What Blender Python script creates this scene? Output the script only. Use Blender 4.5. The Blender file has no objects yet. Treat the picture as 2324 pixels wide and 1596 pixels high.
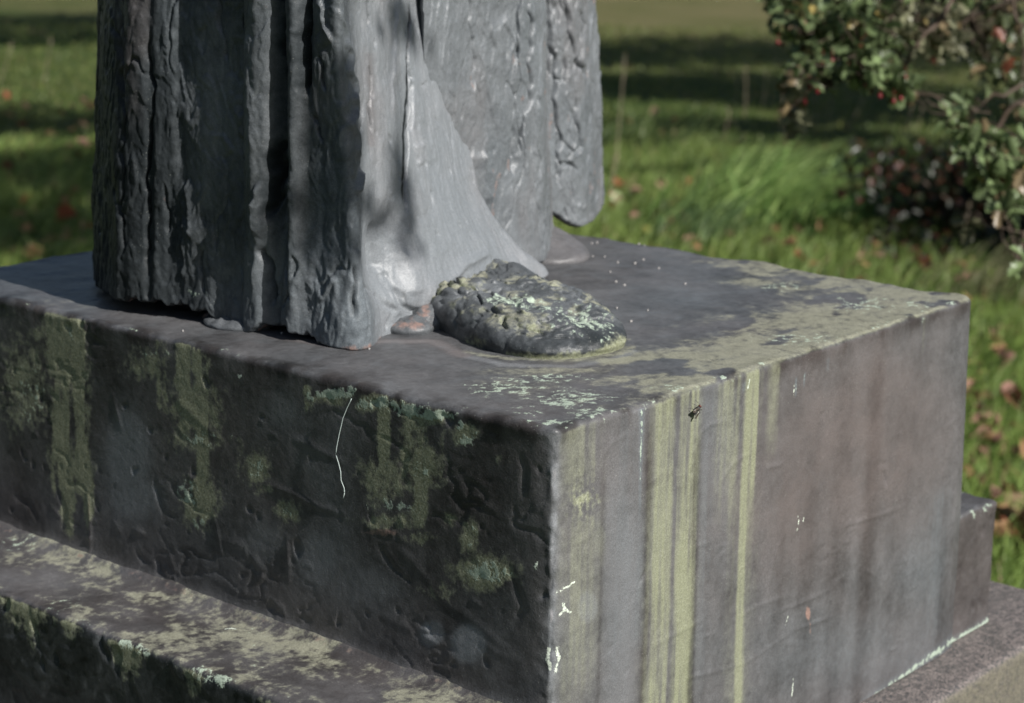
import bpy, math, random
import numpy as np
from mathutils import Vector, Matrix
random.seed(7); RNG = np.random.default_rng(7)
# ------------------------------------------------------------------ camera, sky, sun, exposure
# world: z = 0 is the top of the bronze plinth, the ground lies 1.21 m below it;
# x runs along the plinth's right-hand face, y along its left-hand face
sc = bpy.context.scene
FPX, PITCH, ROLL, YAW = 4514.7, 0.23675, 0.01274, 0.69414
CAM = np.array([-1.20654, -0.95612, 0.43601])
FW = np.array([math.cos(YAW)*math.cos(PITCH), math.sin(YAW)*math.cos(PITCH), -math.sin(PITCH)])
_r = np.array([math.sin(YAW), -math.cos(YAW), 0.0]); _u = np.cross(_r, FW)
RT = _r*math.cos(ROLL) + _u*math.sin(ROLL); UPV = np.cross(RT, FW)
cd = bpy.data.cameras.new('camera'); cam = bpy.data.objects.new('camera', cd)
sc.collection.objects.link(cam); sc.camera = cam
cam.matrix_world = Matrix(((RT[0], UPV[0], -FW[0], CAM[0]), (RT[1], UPV[1], -FW[1], CAM[1]), (RT[2], UPV[2], -FW[2], CAM[2]), (0, 0, 0, 1)))
cd.sensor_width = 36; cd.lens = FPX/2324*36; cd.clip_start = 0.05; cd.clip_end = 800
cd.dof.use_dof = True; cd.dof.focus_distance = 1.68; cd.dof.aperture_fstop = cd.lens/1000/0.0092
cd.dof.aperture_blades = 8
SUN_EL, SUN_AZX = math.radians(37), -0.06
h = np.array([SUN_AZX, -1.0]); h /= np.linalg.norm(h)
SUN = np.array([h[0]*math.cos(SUN_EL), h[1]*math.cos(SUN_EL), math.sin(SUN_EL)])
w = bpy.data.worlds.new('World'); sc.world = w; w.use_nodes = True
nt = w.node_tree; nt.nodes.clear()
sky = nt.nodes.new('ShaderNodeTexSky'); sky.sky_type = 'NISHITA'; sky.sun_disc = False
sky.sun_elevation = SUN_EL; sky.sun_rotation = math.atan2(SUN[0], SUN[1]); sky.air_density = 1.0; sky.dust_density = 1.0
bg = nt.nodes.new('ShaderNodeBackground'); bg.inputs[1].default_value = 0.053
wo = nt.nodes.new('ShaderNodeOutputWorld'); nt.links.new(sky.outputs[0], bg.inputs[0]); nt.links.new(bg.outputs[0], wo.inputs[0])
ld = bpy.data.lights.new('sun', 'SUN'); ld.energy = 5.0; ld.angle = math.radians(0.53); ld.color = (1.0, 0.965, 0.92)
lo = bpy.data.objects.new('sun', ld); sc.collection.objects.link(lo)
lo.rotation_euler = Vector(SUN).to_track_quat('Z', 'Y').to_euler(); lo.location = (0, -6, 5)
vs = sc.view_settings; vs.view_transform = 'Standard'; vs.look = 'None'; vs.exposure = 0.35; vs.gamma = 1.0; vs.use_curve_mapping = False
sc.cycles.max_bounces = 6
GZ = -1.21; H1 = 0.254; HB = 0.402; PW = 0.708; PL = 0.885
COL = sc.collection

# ------------------------------------------------------------------ helpers
def ray(q): return FW + RT*((q[0]-1162)/FPX) + UPV*((798-q[1])/FPX)
def at_z(q, z=0.0): d = ray(q); return CAM + d*((z-CAM[2])/d[2])
def at_x(q, x=0.0): d = ray(q); return CAM + d*((x-CAM[0])/d[0])
def at_y(q, y=0.0): d = ray(q); return CAM + d*((y-CAM[1])/d[1])
def at_depth(q, dd): return CAM + ray(q)*dd
def proj(P):
    d = np.asarray(P)-CAM; z = d@FW
    return 1162+FPX*(d@RT)/z, 798-FPX*(d@UPV)/z
def sstep(a, b, x): t = np.clip((x-a)/(b-a), 0, 1); return t*t*(3-2*t)
_perm = np.random.default_rng(3).permutation(4096).astype(np.int64)
_grad = np.random.default_rng(5).normal(size=(4096, 3)); _grad /= np.linalg.norm(_grad, axis=1)[:, None]
_grad = _grad.astype(np.float32)
def perlin(P):
    P = np.asarray(P, dtype=np.float32); i = np.floor(P).astype(np.int64); f = P-i; u = f*f*f*(f*(f*6-15)+10)
    def g(dx, dy, dz):
        hh = _perm[(_perm[(_perm[(i[..., 0]+dx) & 4095]+i[..., 1]+dy) & 4095]+i[..., 2]+dz) & 4095]
        G = _grad[hh]; return G[..., 0]*(f[..., 0]-dx)+G[..., 1]*(f[..., 1]-dy)+G[..., 2]*(f[..., 2]-dz)
    x00 = g(0,0,0)*(1-u[..., 0])+g(1,0,0)*u[..., 0]; x10 = g(0,1,0)*(1-u[..., 0])+g(1,1,0)*u[..., 0]
    x01 = g(0,0,1)*(1-u[..., 0])+g(1,0,1)*u[..., 0]; x11 = g(0,1,1)*(1-u[..., 0])+g(1,1,1)*u[..., 0]
    y0 = x00*(1-u[..., 1])+x10*u[..., 1]; y1 = x01*(1-u[..., 1])+x11*u[..., 1]
    return (y0*(1-u[..., 2])+y1*u[..., 2])*1.6
def fbm(P, s, oct=4, gain=0.5, off=0.0):
    P = np.asarray(P)*np.asarray(s)+off; a, t, n = 1.0, 0.0, 0.0
    for _ in range(oct): t = t+a*perlin(P); n += a; a *= gain; P = P*2.03+17.3
    return t/n
def terrace(hh, n, sharp=0.12):
    t = hh*n; k = np.floor(t); f = t-k
    return (k+sstep(0.5-sharp, 0.5+sharp, f))/n
def seg_dist(X, Y, pts):
    """distance to a polyline, side of it, and how far along it (0..1)"""
    best = np.full(X.shape, 1e9); side = np.zeros(X.shape); along = np.zeros(X.shape)
    pts = np.array(pts, float); L = np.r_[0, np.cumsum(np.linalg.norm(np.diff(pts, axis=0), axis=1))]
    for k, (a, b) in enumerate(zip(pts[:-1], pts[1:])):
        d = b-a; n2 = d@d+1e-12; t = np.clip(((X-a[0])*d[0]+(Y-a[1])*d[1])/n2, 0, 1)
        ex = X-a[0]-t*d[0]; ey = Y-a[1]-t*d[1]; r = np.hypot(ex, ey); m = r < best
        best = np.where(m, r, best); side = np.where(m, np.sign(d[0]*ey-d[1]*ex), side); along = np.where(m, (L[k]+t*math.sqrt(n2))/L[-1], along)
    return best, side, along

def tag(o, label=None, cat=None, group=None, kind=None):
    if label: o['label'] = label
    if cat: o['category'] = cat
    if group: o['group'] = group
    if kind: o['kind'] = kind
    return o
def empty(name, loc, label, cat, group=None):
    o = bpy.data.objects.new(name, None); COL.objects.link(o); o.location = loc; o.empty_display_size = 0.05
    return tag(o, label, cat, group)
def mesh(name, V, F, mats, parent=None, attrs=None, smooth=True, mi=None):
    V = np.asarray(V, dtype=np.float32)
    if parent is not None: V = V-np.array(parent.location, dtype=np.float32)
    me = bpy.data.meshes.new(name)
    if isinstance(F, np.ndarray):
        k = F.shape[1]; me.vertices.add(len(V)); me.vertices.foreach_set('co', V.ravel())
        me.loops.add(F.size); me.loops.foreach_set('vertex_index', F.ravel().astype(np.int32))
        me.polygons.add(len(F)); me.polygons.foreach_set('loop_start', np.arange(0, F.size, k, dtype=np.int32))
        me.update(calc_edges=True)
    else: me.from_pydata(V.tolist(), [], F)
    if smooth: me.polygons.foreach_set('use_smooth', np.ones(len(me.polygons), bool))
    for m in (mats if isinstance(mats, (list, tuple)) else [mats]): me.materials.append(m)
    if mi is not None: me.polygons.foreach_set('material_index', np.asarray(mi, dtype=np.int32))
    for n_, A in (attrs or {}).items():
        a = me.attributes.new(n_, 'FLOAT_COLOR', 'POINT'); a.data.foreach_set('color', np.asarray(A, dtype=np.float32).ravel())
    o = bpy.data.objects.new(name, me); COL.objects.link(o)
    if parent is not None: o.parent = parent
    me.update(); return o
def grid_faces(nu, nv, wrap=False):
    iu = np.arange(nu if wrap else nu-1); iv = np.arange(nv-1); U, Vv = np.meshgrid(iu, iv, indexing='ij'); U2 = (U+1) % nu
    return np.stack([U*nv+Vv, U2*nv+Vv, U2*nv+Vv+1, U*nv+Vv+1], -1).reshape(-1, 4)
def tube(pts, rad, n=6):
    pts = np.array(pts, float); V = []; F = []
    rad = np.full(len(pts), rad) if np.isscalar(rad) else np.array(rad)
    for k, p in enumerate(pts):
        t = pts[min(k+1, len(pts)-1)]-pts[max(k-1, 0)]; t /= np.linalg.norm(t)+1e-12
        a = np.cross(t, [0, 0, 1.0]); a = a if np.linalg.norm(a) > 1e-3 else np.cross(t, [1.0, 0, 0]); a /= np.linalg.norm(a); b = np.cross(t, a)
        for j in range(n): V.append(p+rad[k]*(a*math.cos(6.2832*j/n)+b*math.sin(6.2832*j/n)))
    for k in range(len(pts)-1):
        for j in range(n): F.append((k*n+j, k*n+(j+1) % n, (k+1)*n+(j+1) % n, (k+1)*n+j))
    F.append(tuple(range(n))[::-1]); F.append(tuple((len(pts)-1)*n+j for j in range(n)))
    return V, F
class Bag:
    def __init__(s): s.V = []; s.F = []; s.M = []
    def add(s, V, F, m=0):
        b = len(s.V); s.V += [tuple(v) for v in V]; s.F += [tuple(i+b for i in f) for f in F]; s.M += [m]*len(F)
    def build(s, name, mats, parent=None, smooth=True): return mesh(name, s.V, s.F, mats, parent, mi=s.M, smooth=smooth)

# ------------------------------------------------------------------ materials
class N:
    def __init__(s, name):
        s.m = bpy.data.materials.new(name); s.m.use_nodes = True; s.t = s.m.node_tree; s.t.nodes.clear()
        s.out = s.n('ShaderNodeOutputMaterial'); s.b = s.n('ShaderNodeBsdfPrincipled'); s.l(s.b.outputs[0], s.out.inputs[0])
    def n(s, k, **a):
        x = s.t.nodes.new(k)
        for i, v in a.items(): setattr(x, i, v)
        return x
    def l(s, a, b): s.t.links.new(a, b)
    def noise(s, scale, det=4, rough=0.55, vec=None, dist=0.0):
        x = s.n('ShaderNodeTexNoise'); x.inputs['Scale'].default_value = scale; x.inputs['Detail'].default_value = det
        x.inputs['Roughness'].default_value = rough; x.inputs['Distortion'].default_value = dist
        s.l(vec or s.pos(), x.inputs['Vector']); return x.outputs['Fac']
    def pos(s):
        if not hasattr(s, '_p'): s._p = s.n('ShaderNodeTexCoord').outputs['Object']
        return s._p
    def scaled(s, v):
        x = s.n('ShaderNodeMapping'); x.inputs['Scale'].default_value = v; s.l(s.pos(), x.inputs[0]); return x.outputs[0]
    def ramp(s, f, lo, hi, a=0.0, b=1.0):
        x = s.n('ShaderNodeMapRange', interpolation_type='SMOOTHSTEP'); x.inputs[1].default_value = lo; x.inputs[2].default_value = hi
        x.inputs[3].default_value = a; x.inputs[4].default_value = b; s.l(f, x.inputs[0]); return x.outputs[0]
    def mth(s, op, a, b=None, c=None):
        x = s.n('ShaderNodeMath', operation=op)
        for i, v in enumerate((a, b, c)):
            if v is None: continue
            if isinstance(v, (int, float)): x.inputs[i].default_value = v
            else: s.l(v, x.inputs[i])
        return x.outputs[0]
    def mix(s, f, a, b, blend='MIX'):
        x = s.n('ShaderNodeMix', data_type='RGBA', blend_type=blend)
        for i, v in ((0, f), (6, a), (7, b)):
            if isinstance(v, (int, float)): x.inputs[i].default_value = v
            elif isinstance(v, tuple): x.inputs[i].default_value = (*v, 1)
            else: s.l(v, x.inputs[i])
        return x.outputs[2]
    def bump(s, hgt, strength, dist):
        x = s.n('ShaderNodeBump'); x.inputs['Strength'].default_value = strength; x.inputs['Distance'].default_value = dist
        s.l(hgt, x.inputs['Height']); s.l(x.outputs[0], s.b.inputs['Normal'])

def bronze():
    s = N('weathered_bronze')
    a1 = s.n('ShaderNodeAttribute', attribute_name='m1'); a2 = s.n('ShaderNodeAttribute', attribute_name='m2')
    r1 = s.n('ShaderNodeSeparateColor'); s.l(a1.outputs['Color'], r1.inputs[0]); r2 = s.n('ShaderNodeSeparateColor'); s.l(a2.outputs['Color'], r2.inputs[0])
    moss, verd, blue, brown = r1.outputs[0], r1.outputs[1], r1.outputs[2], a1.outputs['Alpha']
    rust, white, tone, gran = r2.outputs[0], r2.outputs[1], r2.outputs[2], a2.outputs['Alpha']
    nf = s.noise(420, 3, .6); nm = s.noise(120, 4, .6); nl = s.noise(24, 4, .6)
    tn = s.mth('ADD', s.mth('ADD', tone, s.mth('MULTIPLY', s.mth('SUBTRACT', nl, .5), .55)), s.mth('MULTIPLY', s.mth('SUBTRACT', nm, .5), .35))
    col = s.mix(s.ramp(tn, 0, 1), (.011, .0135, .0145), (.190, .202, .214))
    col = s.mix(s.ramp(tn, 1.02, 1.6), col, (.40, .395, .41))  # bright end for the painted edge highlight and sunlit robe panel
    col = s.mix(s.mth('MULTIPLY', brown, s.ramp(nl, .3, .7, .7, 1)), col, (.134, .110, .104))
    col = s.mix(s.mth('MULTIPLY', blue, s.ramp(nm, .2, .8, .6, 1)), col, (.145, .165, .180))
    mm = s.mth('ADD', moss, s.mth('MULTIPLY', s.mth('SUBTRACT', nm, .5), s.mth('ADD', .22, s.mth('MULTIPLY', gran, 1.2))))
    mm = s.mth('ADD', mm, s.mth('MULTIPLY', s.mth('MULTIPLY', s.mth('SUBTRACT', s.noise(48, 5, .65), .5), 1.5), gran))
    geo = s.n('ShaderNodeNewGeometry'); gz = s.n('ShaderNodeSeparateXYZ'); s.l(geo.outputs['Normal'], gz.inputs[0]); flat = s.ramp(gz.outputs[2], .5, .9)
    sf = s.ramp(mm, .0, 1.0); hd = s.ramp(mm, .22, .66); gg = s.ramp(gran, .2, .8)
    mm = s.mth('ADD', s.mth('MULTIPLY', sf, s.mth('SUBTRACT', 1.0, gg)), s.mth('MULTIPLY', hd, gg))
    mm = s.mth('MULTIPLY', mm, s.ramp(moss, .02, .12))
    mc = s.mix(s.mth('ADD', .3, s.mth('MULTIPLY', s.mth('SUBTRACT', s.ramp(nf, .3, .75), .3), s.mth('ADD', .25, gran))), (.20, .21, .125), (.335, .35, .25))
    mc = s.mix(s.mth('MULTIPLY', flat, .55), mc, (.27, .26, .215))
    col = s.mix(s.mth('MULTIPLY', mm, .84), col, mc)
    vv = s.mth('ADD', verd, s.mth('MULTIPLY', s.mth('SUBTRACT', nm, .5), 1.6)); vv = s.mth('ADD', vv, s.mth('MULTIPLY', s.mth('SUBTRACT', nf, .5), .5))
    vv = s.mth('MULTIPLY', s.ramp(vv, .42, .62), s.ramp(verd, .05, .2))
    col = s.mix(s.mth('MULTIPLY', vv, .8), col, s.mix(nf, (.30, .36, .27), (.50, .60, .50)))
    sp = s.n('ShaderNodeTexVoronoi'); sp.inputs['Scale'].default_value = 300; s.l(s.pos(), sp.inputs['Vector'])
    spk = s.mth('MULTIPLY', s.ramp(sp.outputs['Distance'], .10, .17, 1, 0), s.ramp(s.noise(40, 2), .5, .62))
    col = s.mix(s.mth('MULTIPLY', spk, .35), col, (.36, .37, .33))
    col = s.mix(s.mth('MULTIPLY', s.ramp(s.mth('ADD', rust, s.mth('MULTIPLY', s.mth('SUBTRACT', nm, .5), .9)), .3, .7), s.ramp(rust, .02, .1)), col, (.25, .165, .14))
    wv = s.mth('MULTIPLY', s.ramp(s.mth('ADD', white, s.mth('MULTIPLY', s.mth('SUBTRACT', s.noise(330, 4, .7), .5), 2.2)), .55, .72), s.ramp(white, .08, .2))
    col = s.mix(s.mth('MULTIPLY', wv, s.ramp(nf, .2, .6, .55, 1)), col, (.60, .66, .56))
    gr = s.n('ShaderNodeCombineXYZ'); gv = s.ramp(s.noise(850, 3, .7), .25, .75, .74, 1.26); [s.l(gv, gr.inputs[i_]) for i_ in range(3)]; col = s.mix(1.0, col, gr.outputs[0], 'MULTIPLY')
    s.l(col, s.b.inputs['Base Color'])
    cover = s.mth('MAXIMUM', mm, s.mth('MAXIMUM', vv, wv))
    s.l(s.ramp(cover, 0, 1, .46, .88), s.b.inputs['Roughness'])
    s.l(s.mth('MULTIPLY', s.ramp(cover, 0, 1, 1, .45), s.ramp(tn, -.1, .55, .10, .55)), s.b.inputs['Specular IOR Level'])
    hgt = s.mth('ADD', s.mth('MULTIPLY', nm, .45), s.mth('ADD', s.mth('MULTIPLY', nf, .40), s.mth('MULTIPLY', s.noise(1100, 2, .5), .22)))
    hgt = s.mth('ADD', hgt, s.mth('MULTIPLY', vv, .5))
    s.bump(hgt, .42, .0020)
    return s.m
BRZ = bronze()

def simple(name, c1, c2=None, scale=30, rough=.7, spec=.3, trans=0.0, bump=0.0):
    s = N(name)
    if c2: s.l(s.mix(s.ramp(s.noise(scale, 4), .3, .7), c1, c2), s.b.inputs['Base Color'])
    else: s.b.inputs['Base Color'].default_value = (*c1, 1)
    s.b.inputs['Roughness'].default_value = rough; s.b.inputs['Specular IOR Level'].default_value = spec
    if bump: s.bump(s.noise(scale*3, 3), .5, bump)
    if trans:
        tb = s.n('ShaderNodeBsdfTranslucent'); mx = s.n('ShaderNodeMixShader'); mx.inputs[0].default_value = trans
        src = s.b.inputs['Base Color']
        if src.is_linked: s.l(src.links[0].from_socket, tb.inputs[0])
        else: tb.inputs[0].default_value = (*c1, 1)
        s.l(s.b.outputs[0], mx.inputs[1]); s.l(tb.outputs[0], mx.inputs[2]); s.l(mx.outputs[0], s.out.inputs[0])
    return s.m

def granite():
    s = N('granite')
    v = s.scaled((1, 1, 1.0)); n1 = s.noise(380, 3, .7); n2 = s.noise(150, 4, .6); n3 = s.noise(18, 3)
    col = s.mix(s.ramp(n2, .35, .65), (.10, .088, .084), (.23, .195, .180))
    col = s.mix(s.ramp(n1, .50, .60), col, (.035, .04, .045))
    col = s.mix(s.ramp(s.noise(700, 2), .62, .72, 0, .6), col, (.42, .38, .34))
    col = s.mix(s.ramp(n3, .5, .7, 0, .35), col, (.07, .07, .065))
    g = s.n('ShaderNodeNewGeometry'); sx = s.n('ShaderNodeSeparateXYZ'); s.l(g.outputs['Normal'], sx.inputs[0])
    side = s.ramp(sx.outputs[2], .3, .8, 1, 0)
    col = s.mix(s.mth('MULTIPLY', side, s.ramp(n2, .3, .6, .25, .7)), col, (.15, .14, .095))
    s.l(col, s.b.inputs['Base Color']); s.b.inputs['Roughness'].default_value = .8
    s.bump(s.mth('ADD', n1, n2), .7, .0025); return s.m
GRAN = granite()

# ------------------------------------------------------------------ plinth (bronze): upper block, lower step
class Masks:
    """stain masks on one flat face; (a, b) are the face's own metric coordinates"""
    def __init__(s, A, B, conv): s.A = A; s.B = B; s.c = conv; s.m = {k: np.zeros(A.shape) for k in ('moss','verd','blue','brown','rust','white','tone','gran')}; s.warp = 0
    def blob(s, key, px, py, rx, ry, k=1.0, pw=1.2):
        a, b = s.c((px, py)); a1, b1 = s.c((px+rx, py)); a2, b2 = s.c((px, py+ry))
        e = np.array([[a1-a, a2-a], [b1-b, b2-b]]); I = np.linalg.inv(e)
        X = s.A-a; Y = s.B-b; u = I[0, 0]*X+I[0, 1]*Y; v = I[1, 0]*X+I[1, 1]*Y
        s.m[key] = np.maximum(s.m[key], k*np.exp(-((u*u+v*v)**pw)))
    def streak(s, key, px, y0, y1, w, k=1.0, soft=.25, taper=0.0):
        a, b0 = s.c((px, y0)); w_ = abs(s.c((px+w/2, y0))[0]-a)
        b1 = s.c((px, y1))[1]; t = np.clip((b0-s.B)/(b0-b1), -1, 2)
        ww = w_*(1-taper*np.clip(t, 0, 1)); d = np.abs(s.A+s.wob-a)/np.maximum(ww, 1e-4)
        v = k*np.exp(-(d**2.8))*np.clip(.92+1.5*s.fib+1.1*s.pat, .12, 1.25)*sstep(-.16, -.03, t)*(1-sstep(1-soft, 1.0, t))
        s.m[key] = np.maximum(s.m[key], v)
    def line(s, key, pts, w, k=1.0):
        P = [s.c(p) for p in pts]; d, _, _ = seg_dist(s.A, s.B, P); s.m[key] = np.maximum(s.m[key], k*np.exp(-(d/w)**2))

def build_upper_block(parent):
    sp = .0018
    def line(a, b, sp, j): n = max(2, int(np.linalg.norm(np.subtract(b, a))/sp)); t = np.linspace(0, 1, n, endpoint=False)[:, None]; return np.array(a)+t*(np.array(b)-np.array(a)), np.full(n, j)
    c0, c1, c2, c3 = (-.004, -.002), (PW, -.004), (.722, PL-.01), (.004, PL+.005)
    def arc(c, a0, r, n, j): a = np.radians(np.linspace(a0, a0+90, n, endpoint=False)); return np.c_[c[0]+r*np.cos(a), c[1]+r*np.sin(a)], np.full(n, j)
    r = .007; segs = []
    segs.append(arc((c0[0]+r, c0[1]+r), 180, r, 9, 9)); segs.append(line((c0[0]+r, c0[1]), (c1[0]-r*1.6, c1[1]), sp, 0))
    segs.append(arc((c1[0]-r*1.6, c1[1]+r*1.6), 270, r*1.6, 10, 9)); segs.append(line((c1[0], c1[1]+r*1.6), (c2[0], c2[1]-r), .0045, 1))
    segs.append(arc((c2[0]-r, c2[1]-r), 0, r, 4, 9)); segs.append(line((c2[0]-r, c2[1]), (c3[0]+r, c3[1]), .0055, 2))
    segs.append(arc((c3[0]+r, c3[1]-r), 90, r, 4, 9)); segs.append(line((c3[0], c3[1]-r), (c3[0]+(c0[0]-c3[0])*.12, .75), .005, 3)); segs.append(line((c3[0]+(c0[0]-c3[0])*.12, .75), (c0[0], c0[1]+r), sp, 3))
    O = np.concatenate([x[0] for x in segs]); J = np.concatenate([x[1] for x in segs]); nu = len(O)
    T = np.roll(O, -1, 0)-np.roll(O, 1, 0); T /= np.linalg.norm(T, axis=1)[:, None]; NO = np.c_[T[:, 1], -T[:, 0]]
    # vertical rows then the rounded rim then inwards across the top
    zs = np.linspace(-HB+.0005, -.006, 218); rr = .006; nt_ = 165
    tgt = np.c_[np.clip(O[:, 0], .34, .38), np.clip(O[:, 1], .26, .62)]
    P = []; Nn = []; R = []
    for z in zs: P.append(np.c_[O, np.full(nu, z)]); Nn.append(np.c_[NO, np.zeros(nu)]); R.append(0)
    for a in np.radians([18, 36, 54, 72, 90]):
        P.append(np.c_[O-NO*rr*(1-math.cos(a)), np.full(nu, -rr+rr*math.sin(a))]); Nn.append(np.c_[NO*math.cos(a), np.full(nu, math.sin(a))]); R.append(1)
    inn = O-NO*rr
    for t in (np.linspace(0, 1, nt_)[1:])**1.08: P.append(np.c_[inn+(tgt-inn)*t, np.zeros(nu)]); Nn.append(np.tile([0, 0, 1.0], (nu, 1))); R.append(2)
    P = np.stack(P, 1); Nn = np.stack(Nn, 1); nv = P.shape[1]
    # lean of the faces
    P[..., 0] += np.where(NO[:, 0:1] > .5, 1, 0)*0.012*(P[..., 2] < -.01)*np.clip(-P[..., 2]/.25, 0, 1.0)
    X, Y, Z = P[..., 0], P[..., 1], P[..., 2]
    side = 1-sstep(.3, .9, Nn[..., 2]); top = 1-side
    left = (NO[:, 0:1] < -.5)*side; right = (NO[:, 1:2] < -.5)*side
    D = .0030*fbm(P, 5, 3)+.0012*fbm(P, (16, 16, 26), 3)
    D = D+side*(.0011*terrace(fbm(P, (7, 7, 13), 4, off=9.1), 5, .16)+.0003*fbm(P, (14, 14, 60), 3, off=3))
    D = D*np.where(right > 0, .45, .30); Dg = fbm(P, (10, 10, 22), 4, off=31); D += side*.0010*(np.exp(-(Dg/.04)**2))*sstep(.0, .35, fbm(P, 6, 2, off=50))*np.where(left > 0, -1.0, -.45)
    pit = fbm(P, (55, 55, 45), 2, off=77); D -= .0018*sstep(.42, .64, pit)*np.where(left > 0, 1.0, .35)
    D += side*.00015*fbm(P, 130, 2, off=5)
    D += top*(.0010*fbm(P, (30, 30, 30), 4, off=12)+.0006*terrace(fbm(P, 14, 3, off=4), 4))
    # hand-worn rim: waves, notches, a rolled lip
    q = P.copy(); q[..., 2] = 0; rim = np.exp(-((np.minimum(np.abs(Z), .05))/.012)**2)*side + top*np.exp(-(np.linalg.norm(P[..., :2]-O[:, None, :], axis=-1)/.014)**2)
    wv = .0030*fbm(q, 12, 2, off=8)+.0010*fbm(q, 50, 2, off=2); D += rim*wv; Zs = rim*(.0040*fbm(q, 10, 2, off=21)+.0018*fbm(q, 36, 2, off=23))
    # single tool marks and gouges, in each face's own coordinates
    def marks(A, B, conv, L, msk):
        out = np.zeros(A.shape)
        for pts, wd, dp, kind in L:
            pp = [conv(p) for p in pts]; d, sd, al = seg_dist(A, B, pp); fade = np.sin(np.pi*np.clip(al, .04, .96))**.5
            if kind == 'g': out += -dp*np.exp(-(d/wd)**2)*fade
            elif kind == 'r': out += dp*np.exp(-(d/wd)**2)*fade
            else: out += .45*dp*np.exp(-(d/(wd*1.1))**2)*fade
        return out*msk
    li = np.where(NO[:, 0] < -.5)[0]; ri = np.where((NO[:, 1] < -.5))[0]
    cl = lambda q: tuple(at_x(q, -.002)[[1, 2]]); cr = lambda q: tuple(at_y(q, -.003)[[0, 2]])
    LM = [([(345,1095),(352,1120),(362,1160)],.0032,.006,'g'), ([(300,1205),(325,1215)],.003,.004,'r'), ([(305,1255),(318,1275),(332,1280)],.003,.006,'g'),
      ([(483,1175),(492,1210),(500,1260)],.002,.003,'r'), ([(655,995),(700,1010),(790,1055)],.003,.004,'s'), ([(600,1100),(660,1120),(720,1150),(780,1165)],.003,.003,'r'),
      ([(560,1250),(575,1300),(560,1340)],.003,.004,'g'), ([(495,1225),(545,1240),(590,1290)],.004,.003,'r'), ([(590,1350),(640,1380),(655,1430)],.003,.005,'s'),
      ([(820,1190),(900,1215),(935,1235)],.003,.004,'s'), ([(900,1245),(935,1270),(985,1330)],.004,.004,'s'), ([(1040,1110),(1090,1135),(1150,1175)],.003,.004,'s'),
      ([(1160,1290),(1190,1380),(1170,1410)],.004,.004,'g'), ([(1185,1040),(1195,1065),(1190,1120)],.003,.006,'g'), ([(700,1465),(780,1480),(850,1500)],.002,.003,'g'),
      ([(30,1190),(60,1230),(140,1250)],.003,.003,'r'), ([(120,1110),(140,1160),(135,1200)],.003,.005,'g'), ([(192,1120),(198,1180),(200,1265)],.0025,.004,'r'),
      ([(375,1240),(390,1290),(395,1330)],.003,.003,'r'), ([(470,1310),(540,1345),(600,1370)],.004,.004,'s'), ([(380,890),(440,950),(500,1000)],.004,.003,'s'),
      ([(860,1240),(900,1300)],.003,.004,'g'), ([(745,860),(800,872)],.003,.003,'g'), ([(990,1350),(1080,1410),(1160,1480)],.004,.004,'s'), ([(870,1400),(960,1440),(1040,1500)],.004,.004,'s'),
      ([(250,900),(270,980)],.003,.002,'r'), ([(25,1130),(60,1150),(75,1180)],.003,.004,'g'), ([(650,1220),(655,1320)],.003,.003,'r'),([(1090,1450),(1130,1480),(1180,1500)],.003,.003,'s')]
    for k in range(34):   # short chisel-like nicks
        px, py = random.uniform(10, 1220), random.uniform(820, 1560); a = random.uniform(.1, 1.3); l = random.uniform(8, 34)
        LM.append(([(px, py), (px+l*math.cos(a)*.6, py+l*math.sin(a)*.6), (px+l*math.cos(a), py+l*math.sin(a*1.2))], random.uniform(.0015, .003), random.uniform(.0012, .0032), random.choice('grrs')))
    D[li] += .30*marks(Y[li], Z[li], cl, LM, side[li])
    RM = [([(1370,1040),(1390,1005),(1430,985)],.002,.002,'s'), ([(1575,1000),(1610,965),(1650,955)],.002,.0025,'s'), ([(1640,1090),(1665,1050),(1700,1030)],.002,.0025,'s'),
      ([(1485,1465),(1550,1430),(1600,1405)],.0022,.0025,'s'), ([(1680,1400),(1720,1375),(1790,1350)],.0022,.0025,'s'), ([(1620,1530),(1700,1500),(1790,1440)],.002,.002,'s'),
      ([(1740,1360),(1750,1300),(1765,1240),(1785,1200)],.002,.002,'s'), ([(1760,1390),(1840,1360),(1880,1340)],.002,.0015,'r'), ([(1560,1540),(1640,1520)],.002,.0015,'r'),
      ([(2005,1070),(2010,1100)],.002,.003,'g'), ([(1960,1290),(1985,1310)],.002,.002,'r'), ([(1800,1430),(1900,1395)],.002,.0015,'r'), ([(1450,1330),(1470,1290)],.002,.002,'g'),([(1900,1200),(2050,1150)],.002,.001,'r'), ([(1530,1020),(1538,1060),(1540,1100)],.002,.002,'g')]
    for k in range(34):
        px, py = random.uniform(1290, 2170), random.uniform(900, 1560); l = random.uniform(15, 60); a = random.uniform(-.7, -.2)
        RM.append(([(px, py), (px+l*math.cos(a), py+l*math.sin(a))], random.uniform(.0012, .002), random.uniform(.0004, .0012), random.choice('rs')))
    D[ri] += .8*marks(X[ri], Z[ri], cr, RM, side[ri])
    # chips along the near upright edge
    ce = np.exp(-(np.hypot(X-c0[0], Y-c0[1])/.014)**2)*side; D += ce*(-.0025+.0045*fbm(P, 40, 3, off=60))
    D += side*.004*np.exp(-((Z+H1)/.008)**2)*(NO[:, 0:1] < -.5)   # base flares into the step
    Pd = P+Nn*D[..., None]; Pd[..., 2] += Zs
    # masks
    out1 = np.zeros(P.shape[:2]+(4,)); out1[..., 3] = 0; out2 = np.zeros_like(out1); out2[..., 2] = .38+.12*fbm(P, 3, 2, off=40)
    M = Masks(Y[li], Z[li], cl); M.wob = .004*fbm(P[li], (8, 8, 5), 3, off=3)+.0015*fbm(P[li], (70, 70, 22), 2, off=3); M.fib = fbm(P[li], (60, 60, 12), 3, off=6); M.pat = .6*fbm(P[li], (22, 22, 16), 3, off=16)
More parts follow.
